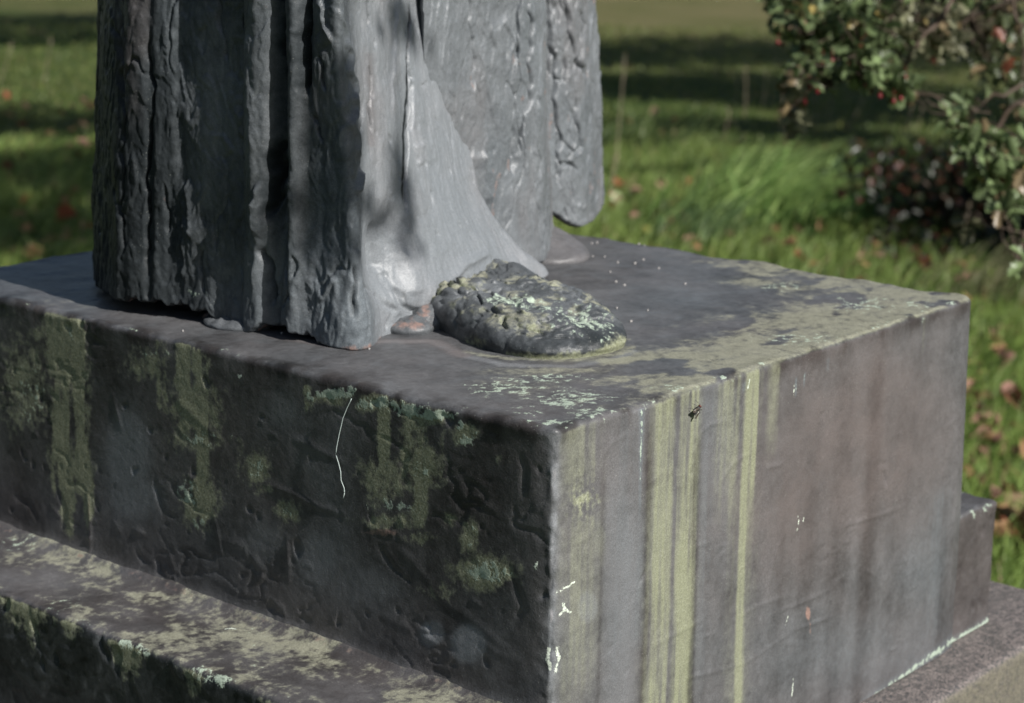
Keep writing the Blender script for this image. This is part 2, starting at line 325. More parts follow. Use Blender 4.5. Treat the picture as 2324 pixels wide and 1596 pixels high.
    M.m['tone'][:] = .34+.26*fbm(P[li], (6, 6, 4), 3, off=70)
    for px, y0, y1, w_, k in [(122,728,1255,50,.85),(168,735,1262,40,1.0),(360,790,960,30,.5),(412,800,1010,34,.7),(452,810,1210,36,.62),(480,880,1040,40,.35),(870,900,1160,30,.55),(925,930,1150,40,.4),(955,960,1225,34,.6),(1000,960,1080,26,.4),(700,880,950,20,.5),(80,760,990,60,.3),(540,1000,1080,20,.2)]:
        M.streak('moss', px, y0, y1, w_*1.15, min(1, k*1.25))
    for px, py, rx, ry, k in [(40,860,60,120,.45),(330,830,60,40,.42),(440,930,60,60,.6),(440,1000,70,30,.45),(450,1140,46,60,.55),(580,1065,34,36,.6),(650,1160,34,30,.45),(600,1110,30,16,.4),(870,1090,60,60,.5),(960,1060,50,46,.65),(900,1185,80,24,.5),(1100,1300,66,38,.8),(1068,1225,22,46,.6),(950,1220,40,18,.5),(1055,985,34,28,.6),(990,945,40,20,.5),(760,905,60,18,.55),(850,915,60,20,.55),(1020,1180,20,16,.4),(1150,1040,20,20,.25),(1000,1340,60,26,.3)]:
        M.blob('moss', px, py, rx*1.1, ry*1.1, min(1, k*1.25))
    for px, py, rx, ry, k in [(760,895,60,16,.7),(850,915,60,16,.7),(990,940,60,14,.7),(440,1000,40,20,.5),(420,1120,30,40,.5),(780,888,46,12,.62),(700,900,14,22,.5),(930,930,46,20,.72),(870,905,26,12,.5),(1065,1000,28,22,.62),(1045,965,12,18,.6),(580,1065,24,24,.5),(1110,1295,56,30,.62),(1070,1220,14,34,.5),(955,1065,30,30,.42),(900,1150,60,34,.35),(960,1215,20,14,.5),(650,1160,24,20,.42),(470,1000,50,26,.38),(450,1190,20,20,.45),(345,805,50,10,.42),(160,760,14,20,.5),(1218,1285,8,14,.6),(60,900,50,90,.32)]:
        M.blob('verd', px, py, rx, ry, k*1.12)
    for px, py, rx, ry, k in [(285,1040,60,120,.55),(300,1130,70,60,.5),(1065,1460,40,42,.85),(982,1437,27,29,.7),(720,1270,60,80,.4),(600,1230,60,60,.25),(640,930,50,60,.2),(820,1330,120,60,.22)]:
        M.blob('blue', px, py, rx, ry, k, 1.8); M.blob('tone', px, py, rx, ry, .34+(1.5 if k > .65 else .8)*k, 1.8)
    M.blob('rust', 870, 1208, 62, 12, .55); M.line('rust', [(0,1200),(200,1268),(400,1338),(650,1428),(1000,1552),(1180,1600)], .002, .36); M.line('rust', [(196,1130),(200,1266)], .002, .45)
    M.blob('brown', 620, 880, 160, 80, .3); M.blob('brown', 1100, 1150, 90, 160, .35); M.blob('brown', 1200, 1400, 60, 200, .3)
    for pts, wd in [([(538,851),(540,858),(546,852)], .0012), ([(1246,1475),(1243,1500),(1250,1520)], .0028), ([(833,1148),(836,1154)], .0012), ([(1222,1275),(1218,1285)], .0015)]: M.line('white', pts, wd, 1.0)
    M.m['gran'][:] = .75
    L = M.m; k = left[li]; out1[li] += np.stack([L['moss'], L['verd'], L['blue'], L['brown']], -1)*k[..., None]
    for c_, kk in ((0, 'rust'), (1, 'white'), (3, 'gran')): out2[li, :, c_] += L[kk]*k
    out2[li, :, 2] = out2[li, :, 2]*(1-k)+L['tone']*k
    M = Masks(X[ri], Z[ri], cr); M.wob = .0030*fbm(P[ri], (9, 9, 4), 3, off=13)+.0010*fbm(P[ri], (60, 60, 16), 2, off=3); M.fib = fbm(P[ri], (170, 170, 6), 3, off=6); M.pat = .55*fbm(P[ri], (30, 30, 8), 3, off=16)
    M.m['tone'][:] = .49+.18*fbm(P[ri], (22, 22, 2.0), 3, off=90)+.16*fbm(P[ri], (5, 5, 5), 3, off=95)
    fb = M.fib; M.fib = fb*.8
    for px, y0, y1, w_, k, tp in [(1300,985,1230,30,.34,0),(1330,975,1200,26,.40,0),(1358,965,1300,24,.42,0),(1322,1000,1700,100,.36,0),(1511,922,1900,58,.74,-.05),(1524,925,1330,16,.8,0),(1500,1000,1600,18,.75,0),(1565,900,1900,52,.80,-.1),(1580,905,1250,16,.95,.2),(1648,890,1250,44,.55,.2),(1672,880,1330,22,.42,0),(1711,868,1250,36,.95,.3),(1704,868,1800,26,.85,.2),(1757,845,1100,32,.40,.3),(1690,1150,1800,64,.30,0),(1530,1150,1900,118,.42,0),(2098,722,830,9,.42,.5),(1765,838,900,14,.45,.4),(2190,1200,1290,8,.4,.3)]:
        M.streak('moss', px, y0, y1, w_, k, taper=tp, soft=.6 if y1 < 1500 else .3)
    M.fib = fb
    M.m['moss'] *= (1-.75*np.exp(-((X[ri]+M.wob*1.5-cr((1540, 950))[0])/.0026)**2)*sstep(-.22, -.16, Z[ri]))
    M.blob('moss', 1335, 1135, 36, 30, .55); M.blob('moss', 1360, 1230, 20, 60, .35)
    for px, y0, y1, w_, k, tp in [(1459,940,1205,15,.75,.7),(1805,862,905,4,1,.6),(1826,850,880,4,.8,.6),(1880,815,845,6,.6,.5),(1690,870,890,10,.6,0)]:
        M.streak('blue', px, y0, y1, w_, k, taper=tp); M.streak('verd', px, y0, y1, w_*.6, k*.55, taper=tp)
    for px, y0, y1, w_, k in [(1420,960,1640,64,.22),(1605,960,1640,44,.25),(1450,1200,1500,34,.3),(2130,1150,1500,50,.35),(1640,1250,1500,30,.12)]: M.streak('blue', px, y0, y1, w_, k)
    for px, y0, y1, w_, k in [(1400,960,1640,60,.38),(1432,1100,1640,40,.34),(1615,960,1640,60,.30),(1470,1190,1460,30,.2)]: 
        M.m['tone'] += 0; a_, _b = cr((px, y0)); M.m['tone'] += k*.5*np.exp(-((X[ri]-a_)/.014)**2)*sstep(cr((px, y0))[1]+.0, cr((px, y0))[1]-.05, Z[ri])
    for px, y0, y1, w_, k in [(1995,740,1640,16,.28),(1930,790,1500,22,.12),(1585,940,1640,9,.25),(1478,930,1640,9,.34),(1590,930,1640,7,.3),(1374,990,1500,6,.2),(1850,900,1640,30,.08),(2060,760,1100,30,.1),(1620,940,1200,10,.15),(1790,850,1200,24,.12),(2150,1100,1500,8,.15)]:
        a_, b_ = cr((px, y0)); w2 = abs(cr((px+w_, y0))[0]-a_); M.m['tone'] -= k*np.exp(-((X[ri]+M.wob-a_)/w2)**2)*sstep(b_, b_-.05, Z[ri])
    M.m['tone'] -= .22*sstep(-.03, -.002, Z[ri])*sstep(.28, .36, X[ri]); M.m['tone'] -= .16*sstep(.62, .70, X[ri])*sstep(-.24, -.27, Z[ri])
    for px, py, rx, ry, k in [(1960,1000,260,330,.85),(1800,1150,170,260,.8),(1330,1300,80,300,.4),(1650,1050,30,90,.3),(2100,950,60,200,.5),(1420,1100,40,100,.3)]: M.blob('brown', px, py, rx, ry, k)
    M.blob('blue', 1950, 1480, 220, 90, .35); M.blob('blue', 2090, 1300, 60, 90, .3)
    for (px, py, rx, ry) in [(1335,1378,22,35)]: 
        t0_ = M.m['tone'].copy(); M.m['tone'] = np.zeros_like(t0_); M.blob('tone', px, py, rx, ry, .34, 5.0); M.blob('blue', px, py, rx, ry, .3, 4.0); M.m['tone'] = t0_+M.m['tone']*np.clip(.75+.9*M.fib, .3, 1.2)
    M.blob('rust', 1834, 1392, 6, 18, .85, 2); M.line('rust', [(1834,1395),(1840,1440)], .0016, .55)
    for pts, wd in [([(1270,1345),(1290,1335),(1305,1322)], .0014),([(1280,1370),(1285,1385),(1275,1398)], .0018),([(1285,1385),(1298,1392)], .0018),([(1268,1470),(1272,1500),(1268,1525)], .0026),([(1810,1172),(1812,1185),(1808,1205)], .0007),([(1824,1175),(1822,1182)], .0012),([(1788,1400),(1782,1420)], .0008),([(1703,1480),(1698,1492)], .0008),([(1803,870),(1800,898)], .0009),([(1700,862),(1697,880)],.0011),([(1800,1540),(1796,1580)],.0012)]: M.line('white', pts, wd, .95)
    M.line('verd', [(1960,1600),(2100,1497),(2270,1380)], .005, .62); M.line('blue', [(1960,1600),(2100,1497),(2270,1380)], .010, .6)
    M.m['gran'][:] = .16; M.m['gran'] += .8*np.exp(-(((X[ri]-cr((1335,1135))[0])/.03)**2+((Z[ri]-cr((1335,1135))[1])/.02)**2))
    L = M.m; k = right[ri]; out1[ri] += np.stack([L['moss'], L['verd'], L['blue'], L['brown']], -1)*k[..., None]
    for c_, kk in ((0, 'rust'), (1, 'white'), (3, 'gran')): out2[ri, :, c_] += L[kk]*k
    out2[ri, :, 2] = out2[ri, :, 2]*(1-k)+L['tone']*k
    # top
    tv = np.arange(218, nv); Pt = P[:, tv]; ct = lambda q: tuple(at_z(q, 0)[[0, 1]]); M = Masks(Pt[..., 0], Pt[..., 1], ct); M.wob = 0; M.fib = 0; M.pat = 0
    nz = fbm(Pt, (9, 16, 9), 4, off=15); nz2 = fbm(Pt, (28, 40, 9), 3, off=19)
    M.m['tone'][:] = .40+.16*fbm(Pt, (5, 8, 5), 3, off=33)
    xx, yy = Pt[..., 0], Pt[..., 1]
    ed = yy*1.0+.05*nz; M.m['moss'] = .62*(1-sstep(.06, .16, yy+.10*nz))*sstep(.10, .2, xx+.1*nz2)
    M.m['moss'] = np.maximum(M.m['moss'], .55*sstep(.60, .68, xx+.14*nz)*(1-sstep(.25, .42, yy)))
    for px, py, rx, ry, k in [(1720,640,90,16,.5),(1800,655,90,18,.45),(1880,700,130,28,.6),(2040,675,90,28,.6),(1700,735,120,40,.5),(1420,820,80,14,.85),(1500,810,90,16,.7),(1250,842,180,14,.5),(1470,860,200,30,.5),(1200,870,160,40,.35),(1370,900,120,40,.4),(300,690,300,20,.25)]: M.blob('moss', px, py, rx, ry, k)
    for px, py, rx, ry, k in [(1150,880,130,26,.47),(1300,905,120,30,.52),(1350,940,80,22,.54),(1240,860,160,16,.45),(1780,650,90,14,.42),(1960,690,120,24,.42),(2080,690,60,14,.4),(1200,930,60,20,.42),(1800,770,160,20,.38),(1520,880,60,10,.4),(60,690,80,14,.25),(1260,960,60,14,.5)]: M.blob('verd', px, py, rx, ry, k)
    M.m['verd'] = np.maximum(M.m['verd'], .46*np.exp(-(yy/.010)**2)*sstep(.0, .1, xx)*sstep(-.2, .3, nz2)); M.m['verd'] = np.maximum(M.m['verd'], .42*np.exp(-((xx)/.008)**2)*sstep(-.2, .3, nz))
    M.m['moss'] *= (1-.85*sstep(.05, .25, fbm(Pt, (11, 19, 9), 3, off=66))); M.line('moss', [(1060,798),(1150,814),(1300,818),(1400,804),(1430,790)], .008, .5); M.line('brown', [(640,765),(760,785),(880,775),(985,775),(1050,806)], .012, .8); M.line('tone', [(640,765),(760,785),(880,775),(985,775),(1050,806),(1150,828),(1300,832),(1400,815),(1436,798)], .010, .8); M.m['blue'] = .22*sstep(0, .5, nz2)+.25*np.exp(-(((xx-.5)/.06)**2+((yy-.22)/.06)**2))
    for px, py, rx, ry, k in [(1450,640,300,90,.3),(700,810,200,14,.3)]: M.blob('brown', px, py, rx, ry, 0)
    M.m['gran'][:] = .56
    L = M.m; k = np.clip(top[:, tv]*1.0, 0, 1); out1[:, tv] = out1[:, tv]*(1-k[..., None])+np.stack([L['moss'], L['verd'], L['blue'], L['brown']], -1)*k[..., None]
    out2[:, tv] = out2[:, tv]*(1-k[..., None])+np.stack([L['rust'], L['white'], L['tone'], L['gran']], -1)*k[..., None]
    rimm = rim*sstep(-.1, .25, fbm(q, 30, 3, off=44)); out2[..., 2] -= rimm*.30; out1[..., 1] = np.maximum(out1[..., 1], .42*rim*sstep(.05, .4, fbm(q, 22, 2, off=54))*(right+top*(Y < .05)))
    out1[..., 3] = np.clip(np.maximum(out1[..., 3], .24+.10*right+.3*fbm(P, 7, 3, off=123)), 0, 1); ce2 = np.exp(-(np.hypot(X-c0[0]-.001, Y-c0[1])/.0075)**2)*side; out2[..., 2] += 1.15*ce2*sstep(-.15, .35, fbm(P, (40, 40, 18), 3, off=61)); out1 *= (1-.7*ce2[..., None])  # worn near corner, its sun highlight painted as raised tone
    F = grid_faces(nu, nv, True); return mesh('upper_block', Pd.reshape(-1, 3), F, BRZ, parent, {'m1': out1.reshape(-1, 4), 'm2': out2.reshape(-1, 4)})

def build_step(parent):
    x0, x1, y0, y1 = -.118, .824, .004, .99; sp = .0028
    def line(a, b, s_): n = max(2, int(np.linalg.norm(np.subtract(b, a))/s_)); t = np.linspace(0, 1, n, endpoint=False)[:, None]; return np.array(a)+t*(np.array(b)-np.array(a))
    r = .012
    def arc(c, a0, n=7): a = np.radians(np.linspace(a0, a0+90, n, endpoint=False)); return np.c_[c[0]+r*np.cos(a), c[1]+r*np.sin(a)]
    O = np.concatenate([arc((x0+r, y0+r), 180), line((x0+r, y0), (-.02, y0), sp), line((-.02, y0), (.68, y0), .01), line((.68, y0), (x1-r, y0), sp), arc((x1-r, y0+r), 270), line((x1, y0+r), (x1, y0+.3), .004), line((x1, y0+.3), (x1, y1-r), .01), arc((x1-r, y1-r), 0), line((x1-r, y1), (x0+r, y1), .01), arc((x0+r, y1-r), 90), line((x0, y1-r), (x0, .65), .01), line((x0, .65), (x0, y0+r), .002)])
    nu = len(O); T = np.roll(O, -1, 0)-np.roll(O, 1, 0); T /= np.linalg.norm(T, axis=1)[:, None]; NO = np.c_[T[:, 1], -T[:, 0]]
    P = []; Nn = []; zt = -H1; rr = .007
    for z in np.linspace(-HB+.0005, zt-rr, 70): P.append(np.c_[O, np.full(nu, z)]); Nn.append(np.c_[NO, np.zeros(nu)])
    for a in np.radians([18, 36, 54, 72, 90]): P.append(np.c_[O-NO*rr*(1-math.cos(a)), np.full(nu, zt-rr+rr*math.sin(a))]); Nn.append(np.c_[NO*math.cos(a), np.full(nu, math.sin(a))])
    inn = O-NO*rr; tgt = np.c_[np.clip(O[:, 0], .03, PW-.03), np.clip(O[:, 1], .03, PL-.03)]
    for t in np.linspace(0, 1, 60)[1:]: P.append(np.c_[inn+(tgt-inn)*t, np.full(nu, zt)]); Nn.append(np.tile([0, 0, 1.0], (nu, 1)))
    P = np.stack(P, 1); Nn = np.stack(Nn, 1); nv = P.shape[1]; X, Y, Z = P[..., 0], P[..., 1], P[..., 2]
    side = 1-sstep(.3, .9, Nn[..., 2]); top = 1-side
    D = .003*fbm(P, 6, 3, off=5)+side*(.004*terrace(fbm(P, (8, 8, 12), 4, off=2), 5)-.003*sstep(.3, .55, fbm(P, (40, 40, 20), 2, off=9)))+top*(.0015*fbm(P, 30, 4, off=6)+.0010*terrace(fbm(P, 16, 3, off=14), 5))
    q = P.copy(); q[..., 2] = 0; rim = np.exp(-((zt-Z)/.012)**2)*side+top*np.exp(-(np.linalg.norm(P[..., :2]-O[:, None], axis=-1)/.012)**2)
    D += rim*(.003*fbm(q, 12, 3, off=7)+.002*fbm(q, 70, 2)); Pd = P+Nn*D[..., None]; Pd[..., 2] += rim*.003*fbm(q, 20, 3, off=27)
    d_in = np.maximum(np.maximum(-.004-X, X-.722), 0); Pd[..., 2] += top*(.008*np.exp(-np.maximum(-.004-X, 0)/.006)*(1+.3*fbm(P, 24, 3, off=88)))*(X < .1)
    o1 = np.zeros(P.shape[:2]+(4,)); o2 = np.zeros_like(o1); o2[..., 2] = np.where(top > .5, .34+.35*fbm(P, (14, 9, 9), 4, off=3), .22+.1*fbm(P, 8, 3)); o2[..., 3] = .8
    nz = fbm(P, (16, 9, 9), 4, off=15)
    o1[..., 0] = top*(.32+.65*nz)*(X < .05)*(1-.7*sstep(.05, .3, fbm(P, (20, 10, 9), 3, off=61)))
    sn = fbm(np.stack([X*0, Y, Z*.05], -1), 17, 2, off=4); o1[..., 0] = np.maximum(o1[..., 0], side*.8*sstep(-.30+.0, .25, sn-(zt-Z)/.10)*(NO[:, 0:1] < -.5))
    o1[..., 1] = np.maximum(.62*rim*sstep(-.1, .3, fbm(q, 20, 2, off=54)), top*.34*sstep(.0, .5, fbm(P, 12, 2, off=80)))
    o2[..., 0] = top*(.30+.25*fbm(P, 30, 2, off=99))*np.exp(-((X+.007)/.0045)**2); o1[..., 3] = top*.35+side*.5*(NO[:, 1:2] < -.5); o1[..., 2] = .10*top*(X > .6)
    ds, _, _ = seg_dist(X, Y, [tuple(at_z(p, -H1)[:2]) for p in [(512,1427),(525,1424),(534,1427)]]); o2[..., 1] = np.maximum(o2[..., 1], top*np.exp(-(ds/.0016)**2))
    zb = np.exp(-((Z+HB)/.006)**2)*side*(NO[:, 1:2] < -.5); o1[..., 1] = np.maximum(o1[..., 1], .7*zb); o1[..., 2] = np.maximum(o1[..., 2], .6*zb)
    return mesh('lower_step', Pd.reshape(-1, 3), grid_faces(nu, nv, True), BRZ, parent, {'m1': o1.reshape(-1, 4), 'm2': o2.reshape(-1, 4)})

plinth = empty('plinth', (.35, .44, -HB), 'rectangular cast bronze plinth with green streaks on a granite base', 'plinth')
build_upper_block(plinth); build_step(plinth)

def box_grid(name, x0, x1, y0, y1, z0, z1, r, amp, mat, label, cat, parent=None):
    O = []
    for (cx, cy, a0) in ((x0+r, y0+r, 180), (x1-r, y0+r, 270), (x1-r, y1-r, 0), (x0+r, y1-r, 90)):
        a = np.radians(np.linspace(a0, a0+90, 5)); O.append(np.c_[cx+r*np.cos(a), cy+r*np.sin(a)])
        nx = {180: (x1-r, y0), 270: (x1, y1-r), 0: (x0+r, y1), 90: (x0, y0+r)}[a0]; s0 = O[-1][-1]; n = int(np.linalg.norm(np.array(nx)-s0)/.006)
        t = np.linspace(0, 1, n+1)[1:-1, None]; O.append(s0+t*(np.array(nx)-s0))
    O = np.concatenate(O); nu = len(O); T = np.roll(O, -1, 0)-np.roll(O, 1, 0); T /= np.linalg.norm(T, axis=1)[:, None]; NO = np.c_[T[:, 1], -T[:, 0]]
    P = []; Nn = []
    for z in np.r_[np.linspace(z0, z1-.1, 30)[:-1], np.linspace(z1-.1, z1-r, 18)]: P.append(np.c_[O, np.full(nu, z)]); Nn.append(np.c_[NO, np.zeros(nu)])
    for a in np.radians([22, 45, 68, 90]): P.append(np.c_[O-NO*r*(1-math.cos(a)), np.full(nu, z1-r+r*math.sin(a))]); Nn.append(np.c_[NO*math.cos(a), np.full(nu, math.sin(a))])
    c = np.array([(x0+x1)/2, (y0+y1)/2]); inn = O-NO*r
    for t in np.linspace(0, 1, 60)[1:]**1.3: P.append(np.c_[inn+(c-inn)*t, np.full(nu, z1)]); Nn.append(np.tile([0, 0, 1.0], (nu, 1)))
    P = np.stack(P, 1); Nn = np.stack(Nn, 1); D = amp*(fbm(P, 30, 4)+.6*fbm(P, 130, 2)); Pd = P+Nn*D[..., None]
    o = mesh(name, Pd.reshape(-1, 3), grid_faces(nu, P.shape[1], True), mat, parent); return tag(o, label, cat)
box_grid('granite_base', -.185, .955, -.062, 1.06, GZ-.05, -HB-.001, .009, .0016, GRAN, 'speckled pink grey granite block under the bronze plinth', 'granite base')

# ------------------------------------------------------------------ statue: robe, hanging folds, shoes
def interp_rows(tab, X, Y):
    ys = [t[0] for t in tab]; vals = np.stack([np.interp(X, [a for a, _ in t[1]], [b for _, b in t[1]]) for t in tab], 0)
    out = np.zeros(X.shape); Yc = np.clip(Y, ys[0], ys[-1])
    for k in range(len(ys)-1):
        m = (Yc >= ys[k]) & (Yc <= ys[k+1]); f = (Yc-ys[k])/(ys[k+1]-ys[k]); out = np.where(m, vals[k]*(1-f)+vals[k+1]*f, out)
    return out
def blur(A, n, axis):
    k = np.hanning(2*n+3)[1:-1]; k /= k.sum(); return np.apply_along_axis(lambda v: np.convolve(np.pad(v, n, mode='edge'), k, 'valid'), axis, A)
def feats(X, Y, L):
    out = np.zeros(X.shape)
    for pts, wd, dp, kind in L:
        Xw = X+(1.0 if pts[0][0] < 780 or pts[0][0] > 1040 else .3)*(3.0*np.sin(Y*.045+pts[0][0])+2.2*np.sin(Y*.105+pts[0][0]*.7)+.5*np.sin(Y*.21+pts[0][1])); d, sd, al = seg_dist(Xw, Y, pts); fade = np.clip(np.minimum(al, 1-al)*7+.1, 0, 1)
        if kind == 'g': out -= dp*np.exp(-(d/wd)**2)*fade
        elif kind == 'r': out += dp*np.exp(-(d/wd)**2)*fade
        else: sg = sd*d*(1 if kind == 'sl' else -1); out += dp*fade*(.5+.5*np.tanh(sg/(wd*.5)))*np.exp(-np.abs(sg)/(wd*8))
    return out
statue = empty('statue', (.36, .55, 0), 'cast bronze robed statue seen from hem to knee with one bare rough shoe', 'statue')

def robe_rows(top): return np.r_[np.linspace(0, .335, 205), np.linspace(.335, top, 16)[1:]]
def body(name, ctrl_b, ctrl_t, nfine, back, ncoarse, hem, relief, masks, ztop, zrows=None, noise_k=1.0, tuck=.035):
    """an upright cast fold: plan outline at the bottom and at z=.3, a visible front that carries the relief, a plain back"""
    zr = zrows if zrows is not None else robe_rows(ztop)
    cb, ct = np.array(ctrl_b, float), np.array(ctrl_t, float)
    Lb = np.r_[0, np.cumsum(np.linalg.norm(np.diff(cb, axis=0), axis=1))]; Lb /= Lb[-1]; s = np.linspace(0, 1, nfine)
    fb = np.c_[np.interp(s, Lb, cb[:, 0]), np.interp(s, Lb, cb[:, 1])]; ft = np.c_[np.interp(s, Lb, ct[:, 0]), np.interp(s, Lb, ct[:, 1])]
    n = max(2, nfine//90); fb = blur(fb, n, 0); ft = blur(ft, n, 0)
    kk = np.clip(zr/.30, 0, None)[None, :, None]; kk = np.where(kk > 1, 1+(kk-1)*.25, kk)
    base = fb[:, None, :]*(1-kk)+ft[:, None, :]*kk
    B = np.concatenate([base, np.broadcast_to(zr[None, :, None], (nfine, len(zr), 1))], -1)
    T = np.gradient(B[..., :2], axis=0); T /= np.linalg.norm(T, axis=-1)[..., None]+1e-9; Nn = np.stack([T[..., 1], -T[..., 0]], -1)
    PX, PY = proj(B); hz = hem(PX, s) if callable(hem) else hem
    R = relief(B, PX, PY, s[:, None])
    zz = hz[:, :1]+(zr[None, :]/zr[-1])*(zr[-1]-hz[:, :1]) if np.ndim(hz) == 2 else np.broadcast_to(zr[None], PX.shape)
    P = B.copy(); P[..., 2] = zz; P[..., :2] += Nn*R[..., None]
    # tucked underside at the hem
    inner = P[:, :1].copy(); c = np.array([np.mean(fb[:, 0])+.12*0, np.mean(fb[:, 1])])
    under = []
    for t, dz in ((.35, -.003), (.7, -.001), (1.0, .006)): u = P[:, :1].copy(); u[..., :2] -= Nn[:, :1]*tuck*t; u[..., 2] += dz; under.append(u)
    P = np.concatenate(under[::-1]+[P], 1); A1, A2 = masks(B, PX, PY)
    pad = lambda A: np.concatenate([np.repeat(A[:, :1], 3, 1), A], 1)
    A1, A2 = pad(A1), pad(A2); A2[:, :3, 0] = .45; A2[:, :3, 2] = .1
    # plain back
    bk = np.array(back, float); m = ncoarse; t = np.linspace(0, 1, m+2)[1:-1]
    a = P[-1]; b = P[0]; pts = [a[None]]; Lk = np.linspace(0, 1, len(bk)+2); rows = []
    for ti in t:
        row = np.zeros_like(a)
        for c_ in (0, 1):
            col = np.stack([a[:, c_]]+[np.full(len(a), q_[c_]) for q_ in bk]+[b[:, c_]], 0); x = ti*(len(bk)+1); i = int(min(x, len(bk))); f = x-i; row[:, c_] = col[i]*(1-f)+col[i+1]*f
        row[:, 2] = a[:, 2]*(1-ti)+b[:, 2]*ti; row[:, :2] += .004*fbm(np.c_[row[:, :2], row[:, 2]], 12, 2)[:, None]; rows.append(row)
    P = np.concatenate([P, np.stack(rows, 0)], 0)
    ext = lambda A: np.concatenate([A, A[-1:]*np.ones((m, 1, 1))*.5+A[:1]*.5], 0)
    A1, A2 = ext(A1), ext(A2); nu, nv = P.shape[:2]
    F = grid_faces(nu, nv, True); V = P.reshape(-1, 3)
    cap = np.array([[P[:, -1, 0].mean(), P[:, -1, 1].mean(), P[:, -1, 2].mean()+.03]]); V = np.concatenate([V, cap]); ci = len(V)-1
    idx = np.arange(nu); Fc = np.stack([idx*nv+nv-1, ((idx+1) % nu)*nv+nv-1, np.full(nu, ci), np.full(nu, ci)], -1)
    Fl = F.tolist()+[[a_, b_, c_] for a_, b_, c_, _ in Fc.tolist()]
    A1 = np.concatenate([A1.reshape(-1, 4), A1[0, -1:]]); A2 = np.concatenate([A2.reshape(-1, 4), A2[0, -1:]])
    return mesh(name, V, Fl, BRZ, statue, {'m1': A1, 'm2': A2})

def bark(B, k=1.0, off=0.0):
    """hand-pressed clay slabs: terraces with ragged edges, elongated upright, plus lumps and scratches"""
    w_ = B+.010*np.stack([fbm(B, 16, 2, off=3+off), fbm(B, 16, 2, off=8+off), fbm(B, 10, 2, off=5+off)], -1)
    t1 = terrace(fbm(w_, (15, 15, 5.5), 4, off=1+off), 5, .05); t2 = terrace(fbm(w_, (38, 38, 16), 3, off=30+off), 4, .09)
    g = fbm(w_, (26, 26, 7), 3, off=55+off); crack = np.exp(-(g/.035)**2)*sstep(.0, .3, fbm(B, (9, 9, 6), 2, off=90+off))
    return k*(.0080*t1+.0038*t2-.0045*crack+.0016*fbm(B, (60, 60, 30), 3, off=12+off)+.0006*fbm(B, 190, 2, off=14+off))

# main robe: left part in shade, right part sweeping out over the foot
hemA = [(206,628),(235,650),(262,676),(330,688),(400,692),(460,704),(495,716),(560,722),(600,726),(650,748),(700,752),(760,764),(830,766)]
cb = [at_z(p, .010)[:2] for p in [(207,630),(222,655),(262,690),(400,703),(490,716),(640,746),(740,762),(815,768)]]
gy = lambda x: .338+.19*(x-.14)
cb = [np.array((.16,.765)), np.array((.125,.745))]+cb[1:]+[np.array((.143,.331)), np.array((.20,.338)), np.array((.28,gy(.28)-.012)), np.array((.38,gy(.38)-.012)), np.array((.445,gy(.445))), np.array((.478,gy(.478)+.004)), np.array((.482,.430)), np.array((.46,.46))]
def topctl():
    o = []
    for c_, px in zip(cb, [None,226,240,285,400,490,628,705,770,790,845,900,960,1005,1035,None,None]):
        if px is None: o.append(None); continue
        dd = (np.r_[c_, .3]-CAM)@FW
        row = 0; q = at_depth((px, 20), dd); o.append(q[:2])
    o[0] = np.array((.19,.79)); o[-2] = o[-3]+np.array((.004,.03)); o[-1] = o[-3]+np.array((-.02,.06)); return o
ct = topctl()
def flare_warp(z): return z
